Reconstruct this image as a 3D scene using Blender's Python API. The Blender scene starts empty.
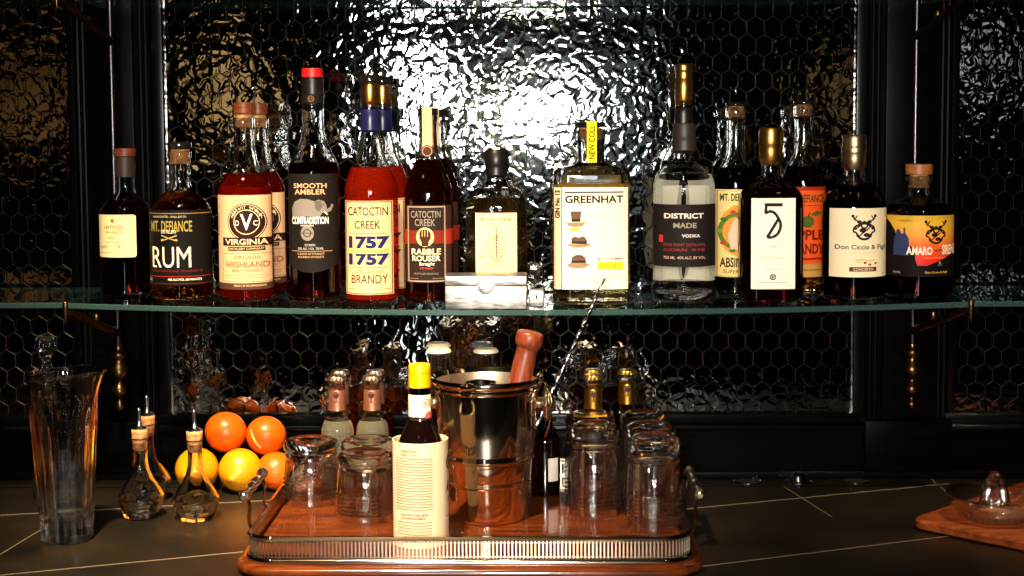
import bpy, bmesh, math, random
from mathutils import Vector, Matrix
from mathutils.geometry import tessellate_polygon
random.seed(7)
PI = math.pi
scn = bpy.context.scene
COL = scn.collection

# ------------------------------------------------------------------ camera
CAMP = Vector((0.0, -2.235, 0.526))
_yaw, _pitch, _roll = 0.01866, 0.07453, 0.006
_d = Vector((-math.sin(_yaw)*math.cos(_pitch), math.cos(_yaw)*math.cos(_pitch), -math.sin(_pitch)))
_r0 = Vector((math.cos(_yaw), math.sin(_yaw), 0)); _u0 = _r0.cross(_d)
_r = _r0*math.cos(_roll) - _u0*math.sin(_roll); _u = _r.cross(_d)
cd = bpy.data.cameras.new('camera'); cam = bpy.data.objects.new('camera', cd); COL.objects.link(cam)
M3 = Matrix((_r, _u, -_d)).transposed()
cam.matrix_world = Matrix.Translation(CAMP) @ M3.to_4x4()
cd.sensor_width = 36.0; cd.lens = 1500.0/1024.0*36.0
cd.shift_y = -48.0/1024.0
cd.clip_start = 0.05
scn.camera = cam

# ------------------------------------------------------------------ world, lamps, exposure
w = bpy.data.worlds.new('world'); scn.world = w; w.use_nodes = True
w.node_tree.nodes['Background'].inputs[0].default_value = (1.0, 0.75, 0.5, 1)
w.node_tree.nodes['Background'].inputs[1].default_value = 0.0015
def area(name, loc, target, sx, sy, power, col, shape='RECTANGLE', spread=PI):
    l = bpy.data.lights.new(name, 'AREA'); l.shape = shape; l.size = sx; l.size_y = sy
    l.energy = power; l.color = col; l.spread = spread
    o = bpy.data.objects.new(name, l); COL.objects.link(o); o.location = loc
    l.cycles.is_caustics_light = name in ('ceiling_downlight', 'camera_flash')
    o.rotation_euler = (Vector(target)-Vector(loc)).to_track_quat('-Z', 'Y').to_euler()
    return o
# halogen downlight in the ceiling in front of the back bar
area('ceiling_downlight', (-0.42, -1.42, 2.15), (-0.30, -0.28, 0.05), 0.13, 0.13, 9.0, (1.0, 0.78, 0.48), 'DISK', 0.50)
# camera flash, right above the lens
area('camera_flash', (-0.03, -2.42, 0.565), (0.03, 0.0, 0.44), 0.20, 0.12, 5.6, (1.0, 0.92, 0.80), spread=0.85)
# added fill lamp, aimed down to brighten the board and juicer
area('board_fill_light', (0.75, -1.30, 2.15), (0.62, -0.25, 0.03), 0.08, 0.08, 0.75, (1.0, 0.74, 0.42), 'DISK', 0.30)
# daylight windows across the room, seen only as glare in the hammered glass, plus two added fills
area('street_window', (-0.50, -4.2, 0.62), (-0.2, 0, 0.5), 0.24, 0.50, 12.0, (0.86, 0.94, 1.0))
area('far_window', (0.16, -5.2, 0.60), (0, 0, 0.5), 0.34, 0.34, 5.2, (0.82, 0.90, 1.0))
area('mirror_sheen_fill', (0.15, -5.4, 0.55), (0, 0, 0.5), 0.8, 0.8, 0.42, (0.66, 0.90, 1.0))  # added broad fill, keeps a faint bluish sheen on the hammered glass
area('side_window', (1.85, -4.2, 0.78), (0.9, 0, 0.5), 0.12, 0.22, 0.07, (0.85, 0.95, 1.0))
area('tumbler_streak_fill', (-0.36, -4.7, -0.45), (-0.1, 0, 0.2), 0.16, 0.8, 1.8, (0.85, 0.92, 1.0))  # added low fill, lays upright streaks on the tumblers
# warm table lamps in the room behind the photographer
area('table_lamp_left', (-1.30, -4.0, 0.66), (-0.5, 0, 0.5), 0.20, 0.30, 0.20, (1.0, 0.62, 0.25))
area('table_lamp_far_left', (-2.15, -4.0, 0.66), (-0.9, 0, 0.5), 0.35, 0.35, 0.06, (1.0, 0.50, 0.16))
area('table_lamp_right', (1.30, -4.0, 0.66), (0.5, 0, 0.5), 0.22, 0.3, 0.035, (1.0, 0.62, 0.25))
# small lamps added overhead to put sparkle into the glassware
for k_, (x_, y_) in enumerate(((-1.3, -1.9), (0.75, -1.7), (-0.5, -2.9), (1.5, -2.8), (-1.7, -3.3), (0.5, -3.7), (-0.1, -1.0), (-1.1, -0.9))):
    area('added_glint_lamp', (x_, y_, 2.2), (x_*0.8, y_, 0), 0.07, 0.07, 0.45, (1.0, 0.80, 0.55), 'DISK', 2.2)
vs = scn.view_settings
vs.view_transform = 'Standard'; vs.look = 'None'; vs.gamma = 1.0; vs.use_curve_mapping = False
vs.exposure = 0.0
cy = scn.cycles
cy.max_bounces = 20; cy.transmission_bounces = 18; cy.glossy_bounces = 8; cy.diffuse_bounces = 3
cy.transparent_max_bounces = 16; cy.sample_clamp_indirect = 6.0; cy.blur_glossy = 0.3

# ------------------------------------------------------------------ materials
def lin(c):
    return tuple(((v/255.0)/12.92 if v/255.0 <= 0.04045 else ((v/255.0+0.055)/1.055)**2.4) for v in c)
MATS = {}
def mat(name, rgb=(128, 128, 128), rough=0.5, metal=0.0, trans=0.0, ior=1.45, coat=0.0, spec=0.5):
    if name in MATS: return MATS[name]
    m = bpy.data.materials.new(name); m.use_nodes = True
    b = m.node_tree.nodes['Principled BSDF']
    b.inputs['Base Color'].default_value = (*lin(rgb), 1)
    b.inputs['Roughness'].default_value = rough; b.inputs['Metallic'].default_value = metal
    b.inputs['Transmission Weight'].default_value = trans; b.inputs['IOR'].default_value = ior
    b.inputs['Coat Weight'].default_value = coat; b.inputs['Specular IOR Level'].default_value = spec
    MATS[name] = m
    return m
def nodes(m):
    nt = m.node_tree; return nt, nt.nodes, nt.links, nt.nodes['Principled BSDF']
def noise_color(m, scale, c1, c2, stretch=(1, 1, 1), detail=5, bump=0.0, dist=0.002, lo=0.35, hi=0.65):
    nt, n, l, b = nodes(m)
    tc = n.new('ShaderNodeTexCoord'); mp = n.new('ShaderNodeMapping'); mp.inputs['Scale'].default_value = stretch
    no = n.new('ShaderNodeTexNoise'); no.inputs['Scale'].default_value = scale; no.inputs['Detail'].default_value = detail
    cr = n.new('ShaderNodeValToRGB'); cr.color_ramp.elements[0].position = lo; cr.color_ramp.elements[1].position = hi
    cr.color_ramp.elements[0].color = (*lin(c1), 1); cr.color_ramp.elements[1].color = (*lin(c2), 1)
    l.new(tc.outputs['Object'], mp.inputs['Vector']); l.new(mp.outputs['Vector'], no.inputs['Vector'])
    l.new(no.outputs['Fac'], cr.inputs['Fac']); l.new(cr.outputs['Color'], b.inputs['Base Color'])
    if bump:
        bp = n.new('ShaderNodeBump'); bp.inputs['Strength'].default_value = bump; bp.inputs['Distance'].default_value = dist
        l.new(no.outputs['Fac'], bp.inputs['Height']); l.new(bp.outputs['Normal'], b.inputs['Normal'])
    return m
def ink(rgb): return mat('print_%02x%02x%02x' % tuple(rgb), rgb, 0.6, spec=0.08)
def paper(rgb): return mat('paper_%02x%02x%02x' % tuple(rgb), rgb, 0.62, spec=0.10)

GLASS = mat('clear_glass', (250, 250, 248), 0.0, trans=1.0, ior=1.47)
CRYST = mat('crystal_glass', (252, 252, 250), 0.0, trans=1.0, ior=1.52)
TUMB = mat('tumbler_glass', (250, 247, 245), 0.0, trans=1.0, ior=1.48)
BLACKWOOD = noise_color(mat('black_lacquered_wood', (4, 4, 3), 0.30, spec=0.04), 12, (2, 2, 2), (6, 5, 4), (1, 1, 6))
FRAMEWOOD = mat('black_moulding', (4, 4, 4), 0.22, spec=0.28)
SLATE = noise_color(mat('slate', (40, 34, 28), 0.36, spec=0.45), 9, (15, 12, 8), (40, 31, 20), detail=9, bump=0.25, dist=0.0015, lo=0.3, hi=0.75)
GROUT = mat('grout', (112, 98, 76), 0.8)
MIRROR = mat('hammered_glass', (150, 152, 146), 0.03, metal=1.0)
def _mirror():
    nt, n, l, b = nodes(MIRROR)
    tc = n.new('ShaderNodeTexCoord')
    n1 = n.new('ShaderNodeTexNoise'); n1.inputs['Scale'].default_value = 62; n1.inputs['Detail'].default_value = 1.0
    n1.inputs['Distortion'].default_value = 0.6
    n2 = n.new('ShaderNodeTexNoise'); n2.inputs['Scale'].default_value = 7; n2.inputs['Detail'].default_value = 3
    l.new(tc.outputs['Object'], n1.inputs['Vector']); l.new(tc.outputs['Object'], n2.inputs['Vector'])
    bp = n.new('ShaderNodeBump'); bp.inputs['Strength'].default_value = 1.0; bp.inputs['Distance'].default_value = 0.00062
    l.new(n1.outputs['Fac'], bp.inputs['Height']); l.new(bp.outputs['Normal'], b.inputs['Normal'])
    cr = n.new('ShaderNodeValToRGB'); cr.color_ramp.elements[0].position = 0.35; cr.color_ramp.elements[1].position = 0.7
    cr.color_ramp.elements[0].color = (*lin((120, 118, 110)), 1); cr.color_ramp.elements[1].color = (*lin((190, 190, 184)), 1)
    l.new(n2.outputs['Fac'], cr.inputs['Fac']); l.new(cr.outputs['Color'], b.inputs['Base Color'])
_mirror()
WIRE = mat('galvanised_wire', (120, 116, 108), 0.35, metal=1.0)
SILVER = mat('polished_silver', (225, 205, 180), 0.09, metal=1.0)
SILVERIN = mat('satin_silver_inside', (215, 195, 165), 0.38, metal=1.0)
STEEL = mat('polished_steel', (205, 205, 205), 0.12, metal=1.0)
WORN = mat('worn_silver', (232, 216, 190), 0.2, metal=1.0)
BRUSHED = noise_color(mat('brushed_steel', (215, 212, 208), 0.36, metal=1.0), 60, (120, 116, 112), (205, 200, 195), (1, 1, 5))
BRONZE = mat('aged_bronze', (110, 80, 52), 0.3, metal=1.0)
BLACKMETAL = mat('blackened_metal', (60, 58, 58), 0.25, metal=1.0)
GOLD = mat('gold_foil', (200, 145, 70), 0.3, metal=1.0)
CHAMP = mat('champagne_foil', (190, 160, 125), 0.32, metal=1.0)
COPPER = mat('copper_foil', (176, 116, 92), 0.42, metal=.85)
YGOLD = mat('yellow_gold_foil', (190, 140, 50), 0.3, metal=1.0)
CORK = noise_color(mat('cork', (190, 130, 80), 0.8), 180, (150, 95, 55), (205, 150, 98))
CAPWOOD = noise_color(mat('reddish_stopper_wood', (120, 55, 28), 0.45), 60, (84, 34, 18), (122, 56, 30), (1, 1, 6))
PALEWOOD = noise_color(mat('pale_stopper_wood', (200, 125, 65), 0.45), 60, (150, 82, 38), (184, 112, 56), (1, 1, 6))
MAHOG = noise_color(mat('mahogany', (80, 32, 10), 0.16, coat=0.5), 14, (58, 23, 7), (98, 44, 14), (1, 8, 8), bump=0.04)
TEAK = noise_color(mat('teak_board', (150, 75, 30), 0.4), 14, (84, 34, 11), (142, 68, 26), (1.2, 9, 9), bump=0.05)
MUDWOOD = noise_color(mat('red_hardwood', (150, 68, 38), 0.4), 30, (84, 30, 14), (122, 52, 26), (8, 8, 1))
BLACKCAP = mat('black_plastic', (16, 14, 14), 0.38)
BROWNCAP = mat('dark_brown_stopper', (44, 33, 28), 0.5)
YELLOWCAP = mat('yellow_plastic', (226, 160, 0), 0.32)
NAVY = mat('navy_foil', (22, 24, 60), 0.3)
REDWAX = mat('red_seal', (190, 24, 24), 0.4)
AMBERGLASS = mat('dark_amber_glass', (60, 22, 6), 0.02, trans=1.0, ior=1.5)
LQ = dict(
    dark=mat('dark_whiskey', (84, 16, 6), 0.0, trans=.995, ior=1.45),
    amber=mat('amber_rum', (206, 120, 46), 0.0, trans=1.0, ior=1.45),
    red=mat('red_whisky', (190, 36, 12), 0.0, trans=0.95, ior=1.45),
    brandy=mat('bright_red_brandy', (214, 46, 14), 0.0, trans=0.86, ior=1.45),
    brown=mat('brown_rye', (95, 30, 12), 0.0, trans=0.98, ior=1.45),
    wine=mat('dark_wine_liqueur', (78, 8, 12), 0.0, trans=0.97, ior=1.45),
    coffee=mat('near_black_liqueur', (34, 10, 6), 0.0, trans=0.98, ior=1.45),
    green=mat('greenish_absinthe', (120, 110, 50), 0.0, trans=1.0, ior=1.45),
    straw=mat('straw_brandy', (190, 150, 80), 0.0, trans=1.0, ior=1.45),
    pale=mat('clear_spirit', (240, 234, 210), 0.0, trans=1.0, ior=1.45),
    clear=mat('clear_vodka', (248, 246, 238), 0.0, trans=1.0, ior=1.45),
    gin=mat('pale_gold_gin', (236, 220, 176), 0.0, trans=1.0, ior=1.45),
    tonic=mat('cloudy_tonic', (236, 230, 200), 0.03, trans=0.93, ior=1.40),
    black=mat('black_bitters', (14, 5, 4), 0.05, trans=0.3, ior=1.45))
def let_through(m, f):
    """a share of the light passes without bending, so the drink and thin glass throw coloured rather than black shade"""
    nt, n, l, b = nodes(m); o = next(x for x in n if x.type == 'OUTPUT_MATERIAL'); t = n.new('ShaderNodeBsdfTransparent'); mx = n.new('ShaderNodeMixShader')
    t.inputs['Color'].default_value = b.inputs['Base Color'].default_value; mx.inputs[0].default_value = f
    l.new(b.outputs[0], mx.inputs[1]); l.new(t.outputs[0], mx.inputs[2]); l.new(mx.outputs[0], o.inputs['Surface'])
for k_, f_ in dict(clear=.55, gin=.5, pale=.5, amber=.4, straw=.4, green=.4, red=.3, brandy=.3, wine=.2).items(): let_through(LQ[k_], f_)
def sheet_glass(name, col=(0.86, 0.93, 0.90), power=5.0, base=0.045):
    m = bpy.data.materials.new(name); m.use_nodes = True
    nt = m.node_tree; n = nt.nodes; l = nt.links
    for x in list(n): n.remove(x)
    o = n.new('ShaderNodeOutputMaterial'); t = n.new('ShaderNodeBsdfTransparent'); g = n.new('ShaderNodeBsdfGlossy')
    t.inputs['Color'].default_value = (*col, 1); g.inputs['Roughness'].default_value = 0.01
    lw = n.new('ShaderNodeLayerWeight'); lw.inputs['Blend'].default_value = 0.5       # Schlick's law, the same from both sides of the sheet
    pw = n.new('ShaderNodeMath'); pw.operation = 'POWER'; pw.inputs[1].default_value = power; f = n.new('ShaderNodeMath'); f.operation = 'MULTIPLY_ADD'
    f.inputs[1].default_value = 0.94; f.inputs[2].default_value = base; l.new(lw.outputs['Facing'], pw.inputs[0]); l.new(pw.outputs[0], f.inputs[0]); mx = n.new('ShaderNodeMixShader')
    l.new(f.outputs[0], mx.inputs[0]); l.new(t.outputs[0], mx.inputs[1]); l.new(g.outputs[0], mx.inputs[2])
    l.new(mx.outputs[0], o.inputs['Surface'])
    return m
SHELFGLASS = sheet_glass('shelf_glass')
THIN = sheet_glass('thin_tumbler_wall', (0.985, 0.975, 0.965), 1.8, 0.12)
PRESSED = sheet_glass('pressed_glass', (0.97, 0.96, 0.95), 1.6, 0.12)
SHELFEDGE = mat('green_glass_edge', (52, 78, 74), 0.12, trans=0.35, ior=1.5)

# ------------------------------------------------------------------ geometry helpers
class MB:
    def __init__(s): s.v = []; s.f = []; s.m = []; s.mats = []
    def mi(s, m):
        if m not in s.mats: s.mats.append(m)
        return s.mats.index(m)
    def add(s, vs, fs, m):
        o = len(s.v); k = s.mi(m); s.v += [tuple(v) for v in vs]
        for f in fs: s.f.append(tuple(i+o for i in f)); s.m.append(k)
        return s
    def box(s, x0, x1, y0, y1, z0, z1, m, bev=0.0):
        if bev <= 0:
            v = [(x, y, z) for x in (x0, x1) for y in (y0, y1) for z in (z0, z1)]
            return s.add(v, [(0, 1, 3, 2), (4, 6, 7, 5), (0, 4, 5, 1), (2, 3, 7, 6), (0, 2, 6, 4), (1, 5, 7, 3)], m)
        bm = bmesh.new(); bmesh.ops.create_cube(bm, size=1.0)
        for v in bm.verts: v.co = Vector(((x0+x1)/2+v.co.x*(x1-x0), (y0+y1)/2+v.co.y*(y1-y0), (z0+z1)/2+v.co.z*(z1-z0)))
        bmesh.ops.bevel(bm, geom=list(bm.edges), offset=bev, segments=3, affect='EDGES', profile=0.5)
        return s.bm(bm, m)
    def bm(s, bm, m):
        bm.verts.index_update()
        s.add([v.co[:] for v in bm.verts], [[v.index for v in f.verts] for f in bm.faces], m); bm.free(); return s
    def loft(s, prof, m, seg=48, n=2.0, ratio=1.0, c=(0, 0, 0), rad=None, axis=None, closed=False):
        """prof: (radius, height[, exponent]) from one pole to the other, lathed; axis = 3x3 to tilt it"""
        rings = []; vs = []; fs = []
        for k, p in enumerate(prof):
            r, z = p[0], p[1]; e = p[2] if len(p) > 2 else n
            if r < 1e-6 and k in (0, len(prof)-1) and not closed:
                rings.append([len(vs)]); vs.append((0, 0, z)); continue
            ring = []
            for i in range(seg):
                a = 2*PI*i/seg; ca, sa = math.cos(a), math.sin(a)
                x = r*math.copysign(abs(ca)**(2/e), ca); y = r*ratio*math.copysign(abs(sa)**(2/e), sa)
                if rad:
                    g = rad(a, k, z); x *= g; y *= g
                ring.append(len(vs)); vs.append((x, y, z))
            rings.append(ring)
        pairs = list(zip(rings, rings[1:])) + ([(rings[-1], rings[0])] if closed else [])
        for A, B in pairs:
            if len(A) == 1 and len(B) == 1: continue
            if len(A) == 1: fs += [(A[0], B[(i+1) % seg], B[i]) for i in range(seg)]
            elif len(B) == 1: fs += [(A[i], A[(i+1) % seg], B[0]) for i in range(seg)]
            else: fs += [(A[i], A[(i+1) % seg], B[(i+1) % seg], B[i]) for i in range(seg)]
        if not closed:
            if len(rings[0]) > 1: fs.append(tuple(reversed(rings[0])))
            if len(rings[-1]) > 1: fs.append(tuple(rings[-1]))
        C = Vector(c)
        vs = [tuple((axis @ Vector(v) if axis else Vector(v)) + C) for v in vs]
        return s.add(vs, fs, m)
    def tube(s, pts, r, m, seg=8, twist=None, cap=True):
        pts = [Vector(p) for p in pts]; vs = []; fs = []
        up = None
        for i, p in enumerate(pts):
            t = (pts[min(i+1, len(pts)-1)]-pts[max(i-1, 0)]).normalized()
            if up is None: up = Vector((0, 0, 1)) if abs(t.z) < 0.9 else Vector((0, 1, 0))
            a = t.cross(up).normalized(); b = a.cross(t).normalized(); up = b
            rr = r[i] if isinstance(r, (list, tuple)) else r
            for k in range(seg):
                q = 2*PI*k/seg; g = rr*(twist(q, i) if twist else 1)
                vs.append(p + a*math.cos(q)*g + b*math.sin(q)*g)
        for i in range(len(pts)-1):
            for k in range(seg):
                fs.append((i*seg+k, i*seg+(k+1) % seg, (i+1)*seg+(k+1) % seg, (i+1)*seg+k))
        if cap: fs.append(tuple(range(seg-1, -1, -1))); fs.append(tuple((len(pts)-1)*seg+k for k in range(seg)))
        return s.add([v[:] for v in vs], fs, m)
    def build(s, name, parent=None, sharp=35, smooth=True):
        me = bpy.data.meshes.new(name); me.from_pydata(s.v, [], s.f)
        for m in s.mats: me.materials.append(m)
        me.polygons.foreach_set('material_index', s.m)
        me.validate(); me.update()
        if smooth:
            me.polygons.foreach_set('use_smooth', [True]*len(me.polygons))
            me.set_sharp_from_angle(angle=math.radians(sharp))
        o = bpy.data.objects.new(name, me); COL.objects.link(o)
        if parent: o.parent = parent
        return o
def fixn(o):
    bm = bmesh.new(); bm.from_mesh(o.data); bmesh.ops.recalc_face_normals(bm, faces=bm.faces); bm.to_mesh(o.data); bm.free(); return o
def tag(o, label, cat, group=None):
    o['label'] = label; o['category'] = cat
    if group: o['group'] = group
    return o
def thing(name, loc, label, cat, group=None, rz=0.0):
    o = bpy.data.objects.new(name, None); COL.objects.link(o); o.location = loc; o.rotation_euler = (0, 0, rz)
    o.empty_display_size = 0.02
    return tag(o, label, cat, group)
def struct(o, label):
    o['kind'] = 'structure'; o['label'] = label; return o
def dup(root, loc, label, group=None, rz=None):
    r = root.copy(); COL.objects.link(r); r.location = loc; r['label'] = label
    if rz is not None: r.rotation_euler = (0, 0, rz)
    if group: r['group'] = group
    for ch in list(root.children):
        c = ch.copy(); COL.objects.link(c); c.parent = r
        for g in list(ch.children):
            q = g.copy(); COL.objects.link(q); q.parent = c
    return r
def chaikin(p, it=2):
    for _ in range(it):
        q = [p[0]]
        for a, b in zip(p, p[1:]):
            q.append(tuple(0.75*x+0.25*y for x, y in zip(a, b))); q.append(tuple(0.25*x+0.75*y for x, y in zip(a, b)))
        q.append(p[-1]); p = q
    return p
def arc(pts, n=12):
    """Catmull-Rom through 3-D points"""
    P = [Vector(p) for p in pts]; P = [P[0]*2-P[1]] + P + [P[-1]*2-P[-2]]; out = []
    for i in range(1, len(P)-2):
        for k in range(n):
            t = k/n; a, b, c, d = P[i-1], P[i], P[i+1], P[i+2]
            out.append(0.5*((2*b)+(c-a)*t+(2*a-5*b+4*c-d)*t*t+(3*b-a-3*c+d)*t**3))
    out.append(P[-2]); return out

# ------------------------------------------------------------------ printed labels
_TX = {}
def textmesh(s, bold=0.0):
    key = (s, bold)
    if key not in _TX:
        cu = bpy.data.curves.new('t', 'FONT'); cu.body = s; cu.resolution_u = 3; cu.offset = bold; cu.fill_mode = 'FRONT'
        ob = bpy.data.objects.new('t', cu); COL.objects.link(ob)
        dg = bpy.context.evaluated_depsgraph_get(); me = bpy.data.meshes.new_from_object(ob.evaluated_get(dg))
        vs = [v.co.copy() for v in me.vertices]; fs = [tuple(p.vertices) for p in me.polygons]
        bpy.data.objects.remove(ob); bpy.data.curves.remove(cu); bpy.data.meshes.remove(me)
        x0 = min(v.x for v in vs); x1 = max(v.x for v in vs); y0 = min(v.y for v in vs); y1 = max(v.y for v in vs)
        _TX[key] = ([((v.x-x0)/(x1-x0), (v.y-y0)/(y1-y0)) for v in vs], fs)
    return _TX[key]
class Art:
    """flat print in photo-like units (x to the right, y DOWN), later wrapped on the body of a bottle"""
    def __init__(s): s.items = []
    def add(s, vs, fs, m, lay): s.items.append((vs, fs, m, lay)); return s
    def rect(s, x0, y0, x1, y1, c, lay=1): return s.add([(x0, y0), (x1, y0), (x1, y1), (x0, y1)], [(0, 1, 2, 3)], ink(c), lay)
    def frame(s, x0, y0, x1, y1, t, c, lay=1):
        s.rect(x0, y0, x1, y0+t, c, lay); s.rect(x0, y1-t, x1, y1, c, lay); s.rect(x0, y0+t, x0+t, y1-t, c, lay); return s.rect(x1-t, y0+t, x1, y1-t, c, lay)
    def text(s, t, x0, y0, x1, y1, c, bold=0.0, lay=2, shear=0.0, rot=False):
        vs, fs = textmesh(t, bold)
        if rot: return s.add([(x0+(x1-x0)*v, y1-(y1-y0)*(1-u)) if rot == 'down' else (x0+(x1-x0)*(1-v), y1-(y1-y0)*u) for u, v in vs], fs, ink(c), lay)
        return s.add([(x0+(x1-x0)*u+shear*(v-0.5), y1-(y1-y0)*v) for u, v in vs], fs, ink(c), lay)
    def poly(s, pts, c, lay=2):
        tr = tessellate_polygon([[Vector((x, y, 0)) for x, y in pts]])
        return s.add(list(pts), [tuple(t) for t in tr], ink(c), lay)
    def disc(s, x, y, rx, ry, c, lay=1, n=28): return s.poly([(x+rx*math.cos(2*PI*i/n), y+ry*math.sin(2*PI*i/n)) for i in range(n)], c, lay)
    def ring(s, x, y, r0, r1, c, lay=2, n=32, a0=0.0, a1=2*PI):
        vs = []; fs = []
        for i in range(n+1):
            a = a0+(a1-a0)*i/n; vs += [(x+r0*math.cos(a), y+r0*math.sin(a)), (x+r1*math.cos(a), y+r1*math.sin(a))]
        return s.add(vs, [(2*i, 2*i+1, 2*i+3, 2*i+2) for i in range(n)], ink(c), lay)
    def line(s, x0, y0, x1, y1, t, c, lay=2):
        L = math.hypot(x1-x0, y1-y0) or 1; nx, ny = -(y1-y0)/L*t/2, (x1-x0)/L*t/2
        return s.add([(x0+nx, y0+ny), (x1+nx, y1+ny), (x1-nx, y1-ny), (x0-nx, y0-ny)], [(0, 1, 2, 3)], ink(c), lay)
    def stroke(s, pts, t, c, lay=2):
        for a, b in zip(pts, pts[1:]): s.line(*a, *b, t, c, lay)
        return s
    def small(s, x0, x1, y, t, c, lay=1, seed=1, dash=2.2):
        """a line of print too fine to read: broken strokes"""
        rg = random.Random(seed*97+int(y*10)); x = x0
        while x < x1-0.4:
            e = min(x1, x+dash*rg.uniform(0.5, 1.6)); s.rect(x, y-t/2, e, y+t/2, c, lay); x = e+0.55
        return s
def wrap(mb, art_or_rect, surf, cx, by, S, hx, rnd, off0=0.0003, step=0.0035, edge=None):
    """surf(u, z, off) -> xyz ; photo units -> metres about centre cx and base line by"""
    def toU(x):
        q = (x-cx)*S
        if not rnd: return q
        k = q/hx
        if abs(k) < 0.985: return hx*math.asin(k)
        return math.copysign(hx*(math.asin(0.985)+(abs(k)-0.985)*2.2), k)
    for vs, fs, m, lay in art_or_rect:
        bm = bmesh.new(); V = [bm.verts.new((toU(x), (by-y)*S, 0)) for x, y in vs]
        for f in fs:
            try: bm.faces.new([V[i] for i in f])
            except ValueError: pass
        us = [v.co.x for v in V]
        if us:
            k = math.floor(min(us)/step)+1
            while k*step < max(us):
                bmesh.ops.bisect_plane(bm, geom=bm.verts[:]+bm.edges[:]+bm.faces[:], plane_co=(k*step, 0, 0), plane_no=(1, 0, 0), dist=1e-6); k += 1
        bm.normal_update()
        for f in bm.faces:
            if f.normal.z < 0: f.normal_flip()
        for v in bm.verts: v.co = Vector(surf(v.co.x, v.co.y, off0+0.00012*lay))
        mb.bm(bm, m)
def surf_of(hx, hy, n):
    if n <= 2.01:
        def f(u, z, o): a = u/hx; return ((hx+o)*math.sin(a), -(hx+o)*math.cos(a), z)
    else:
        def f(u, z, o):
            k = min(abs(u)/hx, 0.985); return (u, -hy*(1-k**n)**(1/n)-o, z)
    return f
def label_part(root, name, art, sheet, paper_mat, cx, by, S, hx, hy, n, text=None):
    """sheet = (x0, y0, x1, y1) or outline points, in the same units as the art"""
    mb = MB(); sf = surf_of(hx, hy, n); rnd = n <= 2.01
    pts = sheet if isinstance(sheet[0], (tuple, list)) else [(sheet[0], sheet[1]), (sheet[2], sheet[1]), (sheet[2], sheet[3]), (sheet[0], sheet[3])]
    tr = [tuple(t) for t in tessellate_polygon([[Vector((x, y, 0)) for x, y in pts]])]
    wrap(mb, [(pts, tr, paper_mat, 0)], sf, cx, by, S, hx, rnd)
    if art: wrap(mb, art.items, sf, cx, by, S, hx, rnd)
    o = mb.build(name, root, smooth=True, sharp=60)
    if text: o['label'] = text
    return o
def rrect(x0, y0, x1, y1, r, n=4):
    out = []
    for cx, cy, a in ((x1-r, y0+r, -90), (x1-r, y1-r, 0), (x0+r, y1-r, 90), (x0+r, y0+r, 180)):
        for i in range(n+1):
            t = math.radians(a+90*i/n); out.append((cx+r*math.cos(t), cy+r*math.sin(t)))
    return out

# ------------------------------------------------------------------ bottle builder
SC = 1/714.0
def shelf_z(x):
    x = max(-0.66, min(0.60, x)); return 0.2806+0.0105*((x+0.03)/0.61)**2-0.0022*x
def glass_vessel(root, prof, S, level=None, liq=None, glass=GLASS, n=2.0, ratio=1.0, wall=0.0024, base=0.006, seg=56, it=2):
    """prof: (half width, height) in units of S, base to rim; makes the hollow glass and the liquid in it"""
    P = chaikin([(0, 0)]+[(a*S, b*S) for a, b in prof], it)
    # n exponent only for the body: blend to round in the neck
    bw = max(p[0] for p in P)
    def ex(r): return 2.0 if n <= 2.01 else 2.0+(n-2.0)*max(0.0, min(1.0, (r/bw-0.45)/0.45))
    top = P[-1][1]
    inner = [(max(r-wall, 0.001), z) for r, z in P if z > base and r > wall+0.001]
    inner[0] = (inner[0][0]-0.001, base+0.001)
    g = MB(); foot = MB(); Lz = level*S if liq else base
    def body_loft(mb, pts, m):
        mb.loft(pts, m, seg)
    lo = [p for p in P if p[1] < base-0.0004]
    def at(z):
        for a, c in zip(P, P[1:]):
            if a[1] <= z <= c[1] and c[1] > a[1]: t = (z-a[1])/(c[1]-a[1]); return a[0]+(c[0]-a[0])*t
        return P[-1][0]
    if liq:      # thick foot, then the filled part (a solid of drink), then the hollow neck
        foot.loft([(r, z, ex(r)) for r, z in lo]+[(at(base-.0002), base-.0002, ex(at(base))), (0, base-.0002, 2)], glass, seg)
        up = [(at(Lz), Lz)]+[p for p in P if p[1] > Lz+.0004]
        dn = [(max(r-wall, .001), z) for r, z in reversed(up)]
        g.loft([(r, z, ex(r)) for r, z in up+dn], glass, seg, closed=True)
    else:
        g.loft([(r, z, ex(r)) for r, z in P]+[(r, z, ex(r)) for r, z in reversed(inner)]+[(0, base, 2)], glass, seg)
    q = MB()
    if liq:
        mid = [(at(base), base)]+[p for p in P if base+.0003 < p[1] < Lz-.0004]+[(at(Lz-.0002), Lz-.0002)]
        q.loft([(0, base, 2)]+[(r, z, ex(r)) for r, z in mid]+[(0, Lz-.0002, 2)], LQ[liq], seg)
    if ratio != 1.0:
        for b_ in (g, q, foot):
            for i, v in enumerate(b_.v):
                r = math.hypot(v[0], v[1]); f = max(0.0, min(1.0, (r/bw-0.35)/0.3)); b_.v[i] = (v[0], v[1]*(1+(ratio-1)*f), v[2])
    body = fixn(g.build('glass_neck' if liq else 'glass_body', root, 50))
    if liq: fixn(q.build('liquid', root, 50)); fixn(foot.build('glass_foot', root, 50))
    return body
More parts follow.
